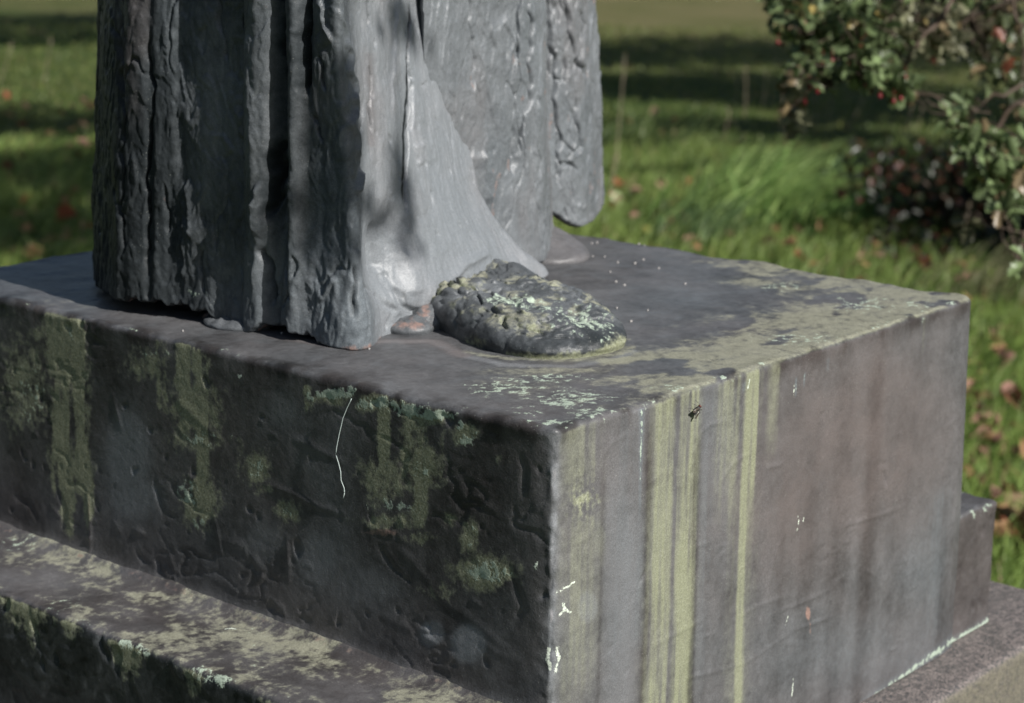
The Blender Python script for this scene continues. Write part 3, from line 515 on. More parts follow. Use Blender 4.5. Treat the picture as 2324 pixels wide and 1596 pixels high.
def reliefA(B, X, Y, s):
    R = interp_rows([(0, [(200,0),(235,.004),(262,.004),(275,-.004),(300,.004),(330,.005),(342,-.003),(355,.004),(398,.006),(410,-.004),(430,-.001),(480,.002),(520,0),(552,-.004),(562,-.006),(570,.012),(600,.016),(625,.009),(636,-.010),(643,-.014),(652,.006),(668,.010),(680,.008),(688,-.012),(700,-.004),(730,-.002),(765,.006),(780,0),(1300,0)]),
      (330, [(200,0),(235,.003),(265,.003),(275,-.004),(300,.003),(332,.005),(340,-.006),(352,.003),(395,.005),(408,-.005),(430,.003),(470,.006),(505,.000),(540,-.002),(556,-.007),(566,.010),(590,.014),(616,.010),(630,-.014),(646,-.016),(656,.003),(668,.010),(678,.008),(690,-.006),(720,-.008),(760,-.002),(795,.006),(820,0),(1300,0)]),
      (520, [(200,0),(240,.003),(268,.002),(275,-.005),(300,.003),(330,.004),(336,-.007),(350,.003),(378,.004),(384,-.006),(400,.002),(425,-.004),(450,.001),(500,.001),(540,.0),(560,.006),(590,.010),(612,.004),(628,-.018),(648,-.018),(660,.006),(674,.007),(684,-.004),(720,-.011),(770,-.004),(806,.006),(830,0),(1300,0)]),
      (760, [(200,-.004),(245,.002),(270,-.004),(300,.004),(332,.003),(338,-.006),(350,.004),(400,.003),(480,.003),(500,-.006),(540,-.004),(560,.004),(590,.006),(604,-.009),(622,-.009),(640,.002),(660,.004),(700,-.002),(760,.002),(830,.003),(860,0),(1300,0)])], X, Y)
    R = R*np.where(X < 545, .45, 1.0); R = blur(R, 3, 0)
    R += feats(X, Y, [([(496,0),(500,60),(505,95),(510,140)],2.2,.006,'g'), ([(552,0),(556,100),(560,190),(563,300),(570,368)],3,.010,'g'), ([(637,0),(642,50),(640,150),(643,220)],4.5,.016,'g'), ([(688,0),(690,60),(684,190),(690,230)],4,.016,'g'),
      ([(340,100),(345,200),(352,280),(338,360),(333,440),(336,600),(330,670)],2.6,.009,'g'), ([(268,75),(272,150),(278,280),(273,490),(276,620)],2.6,.008,'g'), ([(377,450),(378,540),(384,560)],2.2,.006,'g'),
      ([(427,438),(424,480),(428,520),(432,575)],2.2,.006,'sr'), ([(626,350),(618,450),(616,520)],6,.014,'g'), ([(655,470),(652,500),(650,540)],4,.012,'g'), ([(604,580),(606,650),(612,715)],4.5,.016,'g'), ([(519,430),(500,510),(484,600)],1.4,.003,'g'),
      ([(532,240),(538,290),(545,310),(560,375)],2.5,.005,'sr'), ([(548,585),(552,620),(550,665)],2,.007,'g'), ([(500,300),(520,320),(535,340)],3,.003,'sl'), ([(730,0),(735,60),(755,100)],2.5,.006,'sl'), ([(720,130),(728,180),(735,210)],3,.007,'g'), ([(700,270),(712,310),(722,330)],3,.006,'g'),
      ([(768,30),(790,120),(793,300),(800,400)],3,.005,'r'), ([(640,640),(655,700),(640,735)],3,.006,'g'), ([(455,595),(460,650),(470,700)],3,.005,'g'), ([(415,530),(418,600),(412,680)],2.6,.005,'sr'), ([(305,380),(312,440),(300,520)],2.4,.004,'sl'), ([(600,430),(585,500),(590,560)],3,.006,'sr'), ([(668,600),(672,650)],2.5,.006,'g'),
      # lit right part
      ([(925,0),(926,100),(930,200),(927,300),(924,380),(922,475)],2.0,.016,'g'), ([(930,150),(938,185)],2,.006,'g'), ([(937,190),(934,300)],2.2,.007,'g'), ([(838,150),(843,170),(842,210),(838,240),(845,300)],2.4,.007,'g'), ([(835,0),(838,60)],2,.004,'g'),
      ([(898,0),(893,120),(890,270)],2.6,.0025,'sr'), ([(812,385),(808,410),(800,440)],5,.006,'r'), ([(895,650),(905,690),(930,706),(960,700)],5,.005,'g'), ([(850,665),(870,690),(900,704)],6,.003,'g'), ([(1090,575),(1030,600),(1000,640)],9,.004,'r'), ([(800,600),(806,640),(800,680),(805,720)],3.5,.006,'g'), ([(1165,560),(1190,590),(1215,610)],5,.003,'r'),
      ([(940,330),(950,380)],3,.003,'sr'), ([(990,90),(1000,95)],2.5,.004,'g'), ([(960,200),(972,190)],2,.002,'g'), ([(865,500),(860,560),(880,620)],14,.006,'g'), ([(925,670),(930,610),(918,570)],14,.003,'r'), ([(730,620),(760,640),(720,700)],4,.004,'sl')])
    lit = sstep(790, 850, X+ (Y-400)*-.05)
    R += bark(B, .80)*(1-.70*lit)+lit*(.0005*fbm(B, (140, 140, 9), 2, off=220)+.0014*fbm(B, (70, 70, 40), 3, off=225)-.0018*sstep(.38, .6, fbm(B, (60, 60, 44), 2, off=228)))+lit*(.0016*fbm(B, (30, 30, 14), 3, off=200)+.0014*terrace(fbm(B, 22, 3, off=210), 4))
    # the sweep over the foot pushes forward low down
    low = sstep(380, 640, Y)*sstep(860, 1080, X); R += low*.013-.012*np.exp(-((X-875)/40)**2)*sstep(440, 560, Y)*(1-sstep(620, 700, Y))
    R += .007*np.exp(-(((X-940)/70)**2+((Y-660)/48)**2))+.006*sstep(640, 740, Y)*np.exp(-((X-800)/60)**2)
    return R
# the right silhouette sweeps outwards towards the foot: outline per height
SW = [(0,1040),(250,1056),(420,1086),(480,1110),(560,1162),(615,1216),(700,1235)]
def hemfun(X, s):
    hx = [206,235,262,330,400,460,490,505,560,590,610,650,690,740,830,900,940,985,1060,1150,1216,1300]; hy = [.014,.010,.016,.018,.017,.015,.009,-.002,-.002,.009,.012,.014,.008,.002,.000,-.001,.000,.001,.002,.002,.003,.003]
    hz = np.interp(X[:, 0], hx, hy); B = (.0025*np.sin(X[:, 0]*.11)+.0015*np.sin(X[:, 0]*.31))*(X[:, 0] < 780); hz = np.convolve(np.pad(hz, 5, mode='edge'), np.ones(11)/11, 'valid') if True else hz; return np.repeat((hz+B*(hz > .004))[:, None], X.shape[1], 1)
def masksA(B, X, Y):
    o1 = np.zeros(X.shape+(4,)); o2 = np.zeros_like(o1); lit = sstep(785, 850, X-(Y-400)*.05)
    o2[..., 2] = (.25+.22*fbm(B, (9, 9, 3), 3, off=7)+.18*np.exp(-((X-595)/26)**2)*(1-sstep(380, 520, Y)))*(1-lit)+lit*(1.10+.26*fbm(B, (14, 14, 5), 3, off=17))  # light painted in: sunlit right part and rib toned brighter, left part darker
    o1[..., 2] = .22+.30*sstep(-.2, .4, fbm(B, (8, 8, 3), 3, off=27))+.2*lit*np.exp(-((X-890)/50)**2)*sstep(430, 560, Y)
    o2[..., 2] -= .50*(1-sstep(230, 520, X)); o2[..., 2] -= .12*sstep(690, 720, X)*sstep(250, 420, Y)*(1-lit); o1[..., 2] *= .35+.65*sstep(250, 470, X)  # tone and blue lowered to paint deeper shade on the far left
    o2[..., 2] += .32*np.exp(-(((X-475)/66)**2+((Y-240)/190)**2))+.18*np.exp(-(((X-590)/40)**2+((Y-610)/60)**2)); o2[..., 2] -= .22*lit*np.exp(-(((X-925)/14)**2))*(1-sstep(430, 500, Y))  # mid-facet sunlight painted as raised tone, slit shade as lowered tone
    o1[..., 3] = .35*sstep(.1, .5, fbm(B, (10, 10, 5), 3, off=37))+.4*lit*np.exp(-((X-842)/10)**2)*(Y > 120)*(Y < 330)
    o1[..., 1] = .42*np.exp(-(((X-440)/40)**2+((Y-698)/10)**2)); o1[..., 0] = .35*np.exp(-(((X-905)/40)**2+((Y-560)/60)**2))*0
    o2[..., 0] = .25*sstep(.3, .55, fbm(B, (60, 60, 30), 2, off=47)); o2[..., 0] = np.maximum(o2[..., 0], .5*np.exp(-((B[..., 2]-.0)/.007)**2)*sstep(-.2, .2, fbm(B, 40, 2, off=48))*((X > 770) & (X < 1000)))
    tl = sstep(690, 712, X)*(1-lit)*sstep(250, 450, Y); o1[..., 2] = o1[..., 2]*(1-tl)+.75*tl; o1[..., 2] = np.clip(o1[..., 2]+.25*(1-lit)*sstep(480, 700, Y)*sstep(440, 560, X), 0, 1); o2[..., 2] -= .12*tl
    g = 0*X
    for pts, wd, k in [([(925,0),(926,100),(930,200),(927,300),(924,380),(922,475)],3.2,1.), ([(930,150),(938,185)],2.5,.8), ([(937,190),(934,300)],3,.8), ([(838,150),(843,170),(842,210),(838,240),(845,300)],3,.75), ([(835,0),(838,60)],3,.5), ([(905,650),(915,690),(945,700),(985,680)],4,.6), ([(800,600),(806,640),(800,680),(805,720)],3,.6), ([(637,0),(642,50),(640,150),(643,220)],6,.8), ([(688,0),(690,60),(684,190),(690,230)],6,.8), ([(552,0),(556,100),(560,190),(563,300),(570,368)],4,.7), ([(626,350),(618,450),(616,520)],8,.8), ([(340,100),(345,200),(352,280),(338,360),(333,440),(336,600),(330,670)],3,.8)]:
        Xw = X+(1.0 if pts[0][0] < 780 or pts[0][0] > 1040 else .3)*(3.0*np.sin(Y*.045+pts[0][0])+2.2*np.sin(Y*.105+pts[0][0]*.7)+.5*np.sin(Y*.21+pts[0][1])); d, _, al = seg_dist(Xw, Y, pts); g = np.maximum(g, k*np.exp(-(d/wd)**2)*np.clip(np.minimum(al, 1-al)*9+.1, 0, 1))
    o2[..., 2] -= 1.1*g; o1 *= (1-g)[..., None]  # crack shade painted as dark tone lines along the grooves
    return o1, np.clip(o2, 0, 1.5)
def build_robe():
    # shift the right-hand control points with height so that the edge follows the sweep
    zr = robe_rows(1.05); n = 640; cbA = np.array(cb); ctA = np.array(ct)
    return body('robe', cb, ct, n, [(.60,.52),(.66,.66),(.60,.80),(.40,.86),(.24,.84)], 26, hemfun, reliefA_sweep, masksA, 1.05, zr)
def reliefA_sweep(B, X, Y, s):
    # move base points sideways so that the straight ruled edge becomes the concave sweep
    col = 1.0*s; k0 = .60
    ie = int(np.argmax(X[:, X.shape[1]//6])); xe = X[ie:ie+1, :]  # projected column of the ruled right edge
    want = np.interp(Y[ie, :], [a for a, _ in SW], [b for _, b in SW])[None, :]
    i0 = int(len(s)*k0); x0 = X[i0:i0+1, :]; f = np.clip((X-x0)/(xe-x0), 0, 1.0); dx = (want-xe)*f**1.5
    depth = (B-CAM)@FW; mv = dx/FPX*depth/ (RT[0]+.19*RT[1])
    mv = np.where(s > k0, mv, 0)
    B[..., 0] += mv; B[..., 1] += mv*.19
    X2, Y2 = proj(B); return reliefA(B, X2, Y2, s)
build_robe()

# second hanging fold, behind the sweep
def mk_fold(name, plane, cols_b, cols_t, nf, ret, hem_z, feat, tone, zoff, top=1.0, k=.6, warp=None):
    a, b = plane; ctrl_b = []; ctrl_t = []
    for (px, dy), (pt, dy2) in zip(cols_b, cols_t):
        d = ray((px, 560)); dn = ray((pt, 20))
        # vertical plane y = a + b x (+dy)
        for dd, off, L in ((d, dy, ctrl_b), (dn, dy2, ctrl_t)):
            t = (a+off+b*CAM[0]-CAM[1])/(dd[1]-b*dd[0]); p = CAM+dd*t; L.append(p[:2])
    def rel(B, X, Y, s): return feats(X, Y, feat)+bark(B, k, zoff)
    def msk(B, X, Y):
        o1 = np.zeros(X.shape+(4,)); o2 = np.zeros_like(o1); o2[..., 2] = tone+.2*fbm(B, (12, 12, 5), 3, off=zoff); o1[..., 2] = .25+.3*sstep(-.2, .4, fbm(B, (10, 10, 4), 3, off=zoff+4))
        o1[..., 3] = .45*sstep(-.1, .4, fbm(B, (12, 12, 6), 3, off=zoff+9)); o2[..., 0] = .42*sstep(.25, .5, fbm(B, (50, 50, 24), 3, off=zoff+2)); o2[..., 3] = .3
        if name == 'hanging_sleeve': pass
        return o1, np.clip(o2, 0, 1)
    hz = lambda X, s: np.repeat(np.interp(X[:, 0], [q_[0] for q_ in hem_z], [q_[1] for q_ in hem_z])[:, None], X.shape[1], 1)
    return body(name, ctrl_b, ctrl_t, nf, ret, 10, hz, rel, msk, top, noise_k=k, tuck=.02)
mk_fold('robe_fold', (.372, .15), [(960,0),(1060,0),(1130,-.004),(1185,-.010),(1205,-.012),(1230,-.010),(1243,-.004),(1250,.008),(1252,.05)], [(960,0),(1040,0),(1100,-.004),(1165,-.008),(1185,-.014),(1210,-.012),(1226,-.006),(1232,.008),(1234,.05)], 300,
  [(.56,.56),(.42,.56),(.34,.48)], [(950,.01),(1200,.01),(1260,.0)],
  [([(1200,0),(1208,60),(1200,130),(1210,200),(1198,260),(1188,330),(1178,370)],2.6,.008,'g'), ([(1110,60),(1120,120),(1108,200),(1115,280)],4,.003,'sr'), ([(1085,200),(1078,260),(1092,330),(1105,400)],4,.004,'sl'), ([(1170,300),(1165,360),(1172,420)],5,.004,'g'), ([(1060,0),(1070,100),(1076,180)],3,.003,'g'), ([(1180,0),(1176,80),(1170,160),(1160,220)],3,.004,'sr'), ([(1130,100),(1150,60),(1165,100),(1150,190)],4,.0025,'r'), ([(1225,330),(1228,450),(1230,560)],3,.003,'g'), ([(1095,360),(1100,430),(1115,480)],3,.005,'sl')], .60, 300, k=.75)
# third fold, furthest to the right, hem hanging above the plinth
mk_fold('robe_fold', (.470, .10), [(1180,0),(1240,0),(1262,-.002),(1300,-.006),(1332,-.004),(1345,.002),(1360,.010),(1371,.018),(1375,.035)], [(1170,0),(1225,0),(1250,-.002),(1290,-.006),(1318,-.004),(1326,.002),(1334,.010),(1341,.018),(1343,.035)], 240,
  [(.66,.66),(.50,.66)], [(1180,.04),(1245,.038),(1270,.030),(1300,.016),(1318,.010),(1345,.010),(1360,.014),(1374,.024)],
  [([(1290,0),(1284,40),(1292,90),(1305,125),(1312,150)],3,.009,'g'), ([(1305,150),(1325,170),(1330,190)],4,.010,'g'), ([(1245,0),(1250,120),(1262,180),(1258,240),(1262,300),(1270,360),(1262,420),(1270,470)],3.5,.010,'g'), ([(1262,230),(1282,220),(1288,160)],3,.005,'g'), ([(1270,360),(1300,370),(1320,350),(1310,300),(1300,240)],3,.006,'g'), ([(1270,470),(1275,420),(1300,400),(1320,410)],3,.006,'g'), ([(1230,120),(1250,170),(1248,230)],3,.008,'g'), ([(1320,40),(1330,70),(1322,100)],3,.004,'g'), ([(1300,440),(1302,520)],3,.004,'g'), ([(1322,400),(1325,500)],3,.003,'sl')], .62, 350, k=.9)

def lump(name, outline, hfun, nr, na, off, k, tone, mk=None, lean=1.0):
    O = np.array(outline, float); L = np.r_[0, np.cumsum(np.linalg.norm(np.diff(np.r_[O, O[:1]], axis=0), axis=1))]; s = np.linspace(0, L[-1], na, endpoint=False); OO = np.r_[O, O[:1]]
    C_ = np.c_[np.interp(s, L, OO[:, 0]), np.interp(s, L, OO[:, 1])]; n = na//26
    C_ = np.stack([np.convolve(np.r_[C_[-n:, i], C_[:, i], C_[:n, i]], np.ones(2*n+1)/(2*n+1), 'valid') for i in (0, 1)], -1)
    c = C_.mean(0); th = np.linspace(0, np.pi/2, nr); rad = np.sin(th)**.75; zh = np.cos(th)**.55
    P = np.zeros((na, nr, 3)); P[..., :2] = c+(C_[:, None]-c)*rad[None, :, None]; hh = hfun(P[..., 0], P[..., 1]); P[..., 2] = hh*zh[None]-.003*(1-zh[None])
    dr = np.zeros_like(P); dr[..., :2] = (C_[:, None]-c)/.12*rad[None, :, None]; dr[..., 2] = zh[None]; dr /= np.linalg.norm(dr, axis=-1)[..., None]
    w_ = P+.008*np.stack([fbm(P, 30, 2, off=off), fbm(P, 30, 2, off=off+3), fbm(P, 30, 2, off=off+6)], -1)
    D = k*(.010*terrace(fbm(w_, 24, 3, off=off+11), 4, .12)+.010*fbm(P, 22, 3, off=off+1)-.006*np.exp(-(fbm(w_, 30, 2, off=off+20)/.05)**2)*sstep(0, .3, fbm(P, 14, 2, off=off+40))+.0016*fbm(P, 90, 3, off=off+2))
    X, Y = proj(P)
    if mk: D += feats(X, Y, mk)
    P = P+dr*D[..., None]*np.minimum(1, (1.02-rad[None, :, None]**6))
    o1 = np.zeros((na, nr, 4)); o2 = np.zeros_like(o1); return P, dr, X, Y, o1, o2
def cells(P, pts, r, a):
    d = np.full(P.shape[:2], 9.0)
    for q in pts: d = np.minimum(d, np.linalg.norm(P-np.array(q), axis=-1))
    return a*np.sqrt(np.clip(1-(d/r)**2, 0, 1))
def build_shoe():
    out = [(.200,.300),(.180,.260),(.170,.220),(.167,.182),(.178,.153),(.203,.136),(.237,.126),(.270,.130),(.295,.152),(.316,.200),(.343,.27),(.370,.335),(.41,.40),(.34,.44),(.27,.40),(.225,.355)]
    P, dr, X, Y, o1, o2 = lump('shoe', out, lambda x, y: .026+.014*sstep(.13, .30, y)+.006*np.exp(-((x-.26)/.05)**2-((y-.2)/.05)**2), 110, 420, 500, 1.0, .5,
        [([(1034,700),(1040,720),(1042,745)],4,.008,'g'), ([(1080,670),(1088,690)],3,.006,'g'), ([(1150,720),(1145,735),(1150,750)],4,.010,'g'), ([(1070,735),(1080,755)],4,.005,'g'), ([(1110,700),(1130,715),(1150,718)],4,.005,'g'), ([(1290,755),(1300,775),(1292,790)],4,.008,'g'), ([(1220,750),(1230,765)],4,.005,'g'), ([(1190,690),(1180,720)],8,.006,'r')])
    rg = np.random.default_rng(12); ii = rg.integers(0, 420, 70); jj = rg.integers(34, 106, 70); Pw = P+.004*np.stack([fbm(P, 50, 2, off=801), fbm(P, 50, 2, off=804), fbm(P, 50, 2, off=807)], -1)
    P = P+dr*(cells(Pw, [P[a_, b_] for a_, b_ in zip(ii, jj)], .026, .0062)-.002+.0012*fbm(P, 120, 3, off=808))[..., None]*sstep(1.0, .93, np.linspace(0, 1, 110))[None, :, None]
    v = fbm(P, 34, 3, off=520); up_ = sstep(.25, .7, dr[..., 2]) 
    o2[..., 2] = .22+.3*fbm(P, 20, 3, off=530)+.2*up_; o2[..., 3] = .8; o1[..., 2] = .12
    B = lambda px, py, rx, ry: np.exp(-(((X-px)/rx)**2+((Y-py)/ry)**2))
    o1[..., 1] = .50*B(1150,680,60,20)+.46*B(1320,735,60,28)+.35*B(1380,770,30,26)+.3*B(1240,700,60,20)+.14*up_; o1[..., 0] = .5*up_*sstep(-.3, .3, v)+.6*B(1070,775,26,20)+.5*B(1390,790,40,30)+.7*np.exp(-(P[..., 2]/.006)**2)*(X > 1150)
    o2[..., 0] = .5*B(1060,805,60,8)
    P[..., 2] += 0
    mesh('shoe', P.reshape(-1, 3), grid_faces(420, 110, True), BRZ, statue, {'m1': o1.reshape(-1, 4), 'm2': np.clip(o2, 0, 1).reshape(-1, 4)})
    out = [(.520,.470),(.535,.442),(.560,.425),(.590,.425),(.62,.445),(.655,.50),(.67,.57),(.60,.63),(.52,.60),(.49,.53)]
    P, dr, X, Y, o1, o2 = lump('shoe', out, lambda x, y: .014+.016*sstep(.43, .55, y), 50, 200, 600, .45, .5)
    o2[..., 2] = .5; o1[..., 3] = .4
    mesh('shoe', P.reshape(-1, 3), grid_faces(200, 50, True), BRZ, statue, {'m1': o1.reshape(-1, 4), 'm2': o2.reshape(-1, 4)})
    # core the hem is cast onto: toned black to paint the shade under the hem, reddish rims, bridging to the plinth in a few places
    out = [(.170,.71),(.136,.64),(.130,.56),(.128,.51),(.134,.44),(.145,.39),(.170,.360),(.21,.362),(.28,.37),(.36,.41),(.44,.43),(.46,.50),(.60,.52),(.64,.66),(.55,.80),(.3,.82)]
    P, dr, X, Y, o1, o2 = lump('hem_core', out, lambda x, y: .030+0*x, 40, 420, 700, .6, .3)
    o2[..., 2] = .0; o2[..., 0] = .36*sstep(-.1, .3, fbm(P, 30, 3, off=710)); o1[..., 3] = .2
    br = np.zeros_like(X)
    for bx in (470, 535, 590, 860, 930, 975): br = np.maximum(br, np.exp(-((X-bx)/16)**2))
    P[..., :2] += dr[..., :2]*(br*sstep(40, 10, np.arange(40)[::-1])[None]*0)[..., None]
    mesh('hem_core', P.reshape(-1, 3), grid_faces(420, 40, True), BRZ, statue, {'m1': o1.reshape(-1, 4), 'm2': o2.reshape(-1, 4)})
    # rough red-brown clay lumps that stop the gaps
    for (px, py, rx, rz) in [(530,738,.030,.014),(905,748,.026,.018),(950,738,.024,.026),(985,735,.018,.026),(585,735,.008,.010),(470,722,.009,.006)]:
        p = at_z((px, py), .0); p[0] += .006; na, nr = 90, 26; a = np.linspace(0, 2*np.pi, na, endpoint=False)[:, None]; t = np.linspace(0, 1, nr)[None]
        rr = rx*(t**.8)*(1.5-.5*np.cos(np.pi*(1-t))**2); Q = np.stack([p[0]+rr*np.cos(a)*1.0, p[1]+rr*np.sin(a)*1.3, -.002+rz*np.cos(t*np.pi/2)**1.6+0*a], -1)
        Q[..., 2] += .009*fbm(Q, 70, 4)*(1-t); o1 = np.zeros((na, nr, 4)); o2 = np.zeros_like(o1); red = px > 900 or px in (585, 470)
        o2[..., 2] = .5; o2[..., 0] = (.62 if red else .05)*(1-sstep(.4, .9, t+0*a))*sstep(-.4, .2, fbm(Q, 60, 3)); mesh('casting_lump', Q.reshape(-1, 3), grid_faces(na, nr, True), BRZ, statue, {'m1': o1.reshape(-1, 4), 'm2': o2.reshape(-1, 4)})
build_shoe()
# ------------------------------------------------------------------ ground, grass
def ground_z(x, y):
    P = np.stack([np.asarray(x, float), np.asarray(y, float), np.zeros(np.shape(x))], -1); return GZ+.05*fbm(P, .35, 2, off=2)*np.clip((np.hypot(x-.3, y-.4)-1.2)/2, 0, 1)+.0*P[..., 0]
def gpt(q):
    p = at_z(q, GZ); p[2] = float(ground_z(p[0:1], p[1:2])[0]); return p
def lawn_mat():
    s = N('lawn'); n1 = s.noise(.9, 4, .6); n2 = s.noise(9, 4, .6); n3 = s.noise(60, 3, .6)
    c = s.mix(s.ramp(n1, .35, .65), (.055, .095, .022), (.105, .125, .040)); c = s.mix(s.ramp(n2, .3, .7, 0, .6), c, (.045, .07, .02)); c = s.mix(s.ramp(n3, .55, .7, 0, .4), c, (.15, .13, .06))
    g = s.n('ShaderNodeSeparateXYZ'); s.l(s.pos(), g.inputs[0]); far = s.ramp(g.outputs[0], 11, 17)
    c = s.mix(far, c, s.mix(s.ramp(n1, .3, .7), (.14, .145, .055), (.20, .18, .085)))
    s.l(c, s.b.inputs['Base Color']); s.b.inputs['Roughness'].default_value = .9; s.b.inputs['Specular IOR Level'].default_value = .1
    s.bump(s.mth('ADD', n2, n3), 1.0, .05); return s.m
ax = np.concatenate([-np.geomspace(400, 8, 20), np.linspace(-7.5, 25, 140), np.geomspace(26, 420, 20)]); ay = ax.copy()
GX, GY = np.meshgrid(ax, ay, indexing='ij'); gp = np.stack([GX, GY, ground_z(GX, GY)], -1)
tag(mesh('ground', gp.reshape(-1, 3), grid_faces(len(ax), len(ay)), lawn_mat()), kind='structure')

def attr_mat(name, rough=.6, trans=.35, spec=.25):
    s = N(name); a = s.n('ShaderNodeAttribute', attribute_name='col'); s.l(a.outputs[0], s.b.inputs['Base Color']); s.b.inputs['Roughness'].default_value = rough; s.b.inputs['Specular IOR Level'].default_value = spec
    tb = s.n('ShaderNodeBsdfTranslucent'); s.l(a.outputs[0], tb.inputs[0]); mx = s.n('ShaderNodeMixShader'); mx.inputs[0].default_value = trans
    s.l(s.b.outputs[0], mx.inputs[1]); s.l(tb.outputs[0], mx.inputs[2]); s.l(mx.outputs[0], s.out.inputs[0]); return s.m
GRASSM = attr_mat('grass_blade', .5, .35, .35); LEAFM = attr_mat('foliage', .4, .25, .5)
def blades(name, base, hgt, wid, lean, col, parent=None):
    """ribbons of three segments; lean = horizontal displacement of the tip"""
    n = len(base); a = RNG.uniform(0, 2*np.pi, n); wd = np.stack([np.cos(a), np.sin(a), np.zeros(n)], -1)*wid[:, None]/2
    V = []
    for t, k in ((0, .8), (.4, 1.0), (.75, .7)):
        p = base+np.c_[lean*(t**1.8), hgt*(t*(1-.18*t))]; V += [p-wd*k, p+wd*k]
    V.append(base+np.c_[lean, hgt*.82]); V = np.stack(V, 1).reshape(-1, 3); b = np.arange(n)[:, None]*7
    F = np.concatenate([b+np.array([[0, 1, 3]]), b+np.array([[0, 3, 2]]), b+np.array([[2, 3, 5]]), b+np.array([[2, 5, 4]]), b+np.array([[4, 5, 6]])], 0)
    C = np.repeat(np.c_[col, np.ones(n)], 7, 0); return mesh(name, V, F, GRASSM, parent, {'col': C})
def zone(n, r0, r1, a0, a1, pw=1.0):
    r = (r0**pw+(r1**pw-r0**pw)*RNG.random(n))**(1/pw); a = RNG.uniform(a0, a1, n)   # a: tan of the angle to the right of the camera's heading
    hx = np.array([math.cos(YAW), math.sin(YAW)]); rx = np.array([math.sin(YAW), -math.cos(YAW)])
    return CAM[:2]+r[:, None]*(hx+a[:, None]*rx)
def grass_set(n, r0, r1, a0, a1, h, w_, colA, colB, pw=1.0, lean=.5, dry=.05, clump=3.0):
    xy = zone(n, r0, r1, a0, a1, pw); keep = ~((xy[:, 0] > -.2) & (xy[:, 0] < .96) & (xy[:, 1] > -.08) & (xy[:, 1] < 1.08)); xy = xy[keep]; n = len(xy)
    P3 = np.c_[xy, np.zeros(n)]; cl = fbm(P3, clump, 3); c2 = fbm(P3, .8, 2, off=9)
    hg = h*RNG.uniform(.5, 1.15, n)*(1+.8*cl); ln = np.array([RT[0], RT[1]])*.6+np.array([.1, .25]); L = (ln[None]*lean+RNG.normal(0, .35, (n, 2)))*hg[:, None]
    t = np.clip(.5+cl*1.2+RNG.normal(0, .2, n), 0, 1)[:, None]; col = np.array(colA)*(1-t)+np.array(colB)*t; d = RNG.random(n) < dry; col[d] = np.array([.30, .22, .11])*RNG.uniform(.6, 1.1, (d.sum(), 1))
    return np.c_[xy, ground_z(xy[:, 0], xy[:, 1])-.004], hg, w_*RNG.uniform(.6, 1.3, n), L, col
sets = [grass_set(60000, 3.0, 7.5, -.36, .36, .12, .0046, (.075, .14, .025), (.27, .37, .09), 1.6, .75),
        grass_set(60000, 7.0, 12, -.34, .34, .12, .0065, (.075, .13, .028), (.25, .33, .09), 1.5, .6),
        grass_set(34000, 11.5, 22, -.32, .34, .055, .012, (.085, .135, .03), (.17, .20, .06), 1.3, .3)]
B_ = [np.concatenate([s_[k] for s_ in sets]) for k in range(5)]
tag(blades('grass', *B_), 'long green grass growing on the ground behind the plinth', 'grass', kind='stuff')
# tall pale tuft and the coarser leaves round it
def tuft(px, py, n, spread, h, colA, colB, label, wd=.009, lean=(.7, 0)):
    c = gpt((px, py)); xy = c[:2]+RNG.normal(0, spread, (n, 2)); hg = h*RNG.uniform(.5, 1.1, n); base = np.c_[xy, ground_z(xy[:, 0], xy[:, 1])]
    L = (np.array([RT[0], RT[1]])*lean[0]+RNG.normal(0, .45, (n, 2)))*hg[:, None]; t = RNG.random((n, 1)); col = np.array(colA)*(1-t)+np.array(colB)*t
    o = blades('grass_tuft', base, hg, wd*RNG.uniform(.6, 1.2, n), L, col); return tag(o, label, 'grass tuft')
tuft(1690, 520, 420, .16, .46, (.12, .24, .05), (.38, .50, .17), 'tall tuft of pale arching grass blades at the edge of the bush shadow', .013)
tuft(1560, 560, 150, .12, .24, (.07, .13, .05), (.15, .22, .09), 'lower dark green grass tuft left of the tall pale tuft', .010)
tuft(1870, 520, 160, .16, .22, (.06, .14, .04), (.12, .22, .07), 'bright green low tuft half inside the bush shadow', .013)
tuft(1440, 330, 160, .25, .26, (.08, .13, .04), (.16, .20, .07), 'sunlit grass tuft right of the hanging bronze fold', .010)
tuft(2230, 690, 130, .16, .30, (.10, .13, .05), (.24, .22, .12), 'straw coloured grass tuft behind the far right plinth corner', .008)

# ------------------------------------------------------------------ dry stalks, one by one
STRAW = simple('straw', (.40, .33, .24), (.26, .20, .13), 40, .7)
def stalk(px0, py0, px1, py1, label_i, depth=None, rad=.0022):
    b = gpt((px0, py0)) if depth is None else at_depth((px0, py0), depth)
    dd = (b-CAM)@FW; t = at_depth((px1, py1), dd-.05); m = (b+t)/2+np.array([0, 0, .0])+RT*random.uniform(-.02, .02)
    ts = np.linspace(0, 1, 8); pts = [(1-u)**2*b+2*u*(1-u)*m+u*u*t for u in ts]
    bag = Bag(); V, F = tube(pts, np.linspace(rad*1.3, rad*.7, 8), 5); bag.add(V, F)
    for k in range(5):  # seed head
        p = pts[-1]-(pts[-1]-pts[-3])*k*.16; d_ = RT*random.uniform(-.02, .02)+UPV*.02; V, F = tube([p, p+d_*.5, p+d_], [.0012, .0022, .0006], 4); bag.add(V, F)
    o = bag.build('dry_stalk', STRAW); tag(o, label_i, 'dry stalk', 'dry straw stalks rising from the grass')
ST = [(1395,400,1418,125),(1430,420,1400,300),(1505,330,1445,240)]
stalk(1392, 420, 1418, 128, 'tallest dry stalk right beside the hanging bronze fold')
stalk(1375, 480, 1402, 350, 'short reddish dry stalk low beside the hanging bronze fold', rad=.003)
stalk(180, 545, 208, 440, 'short pale stalk against the left edge of the robe')
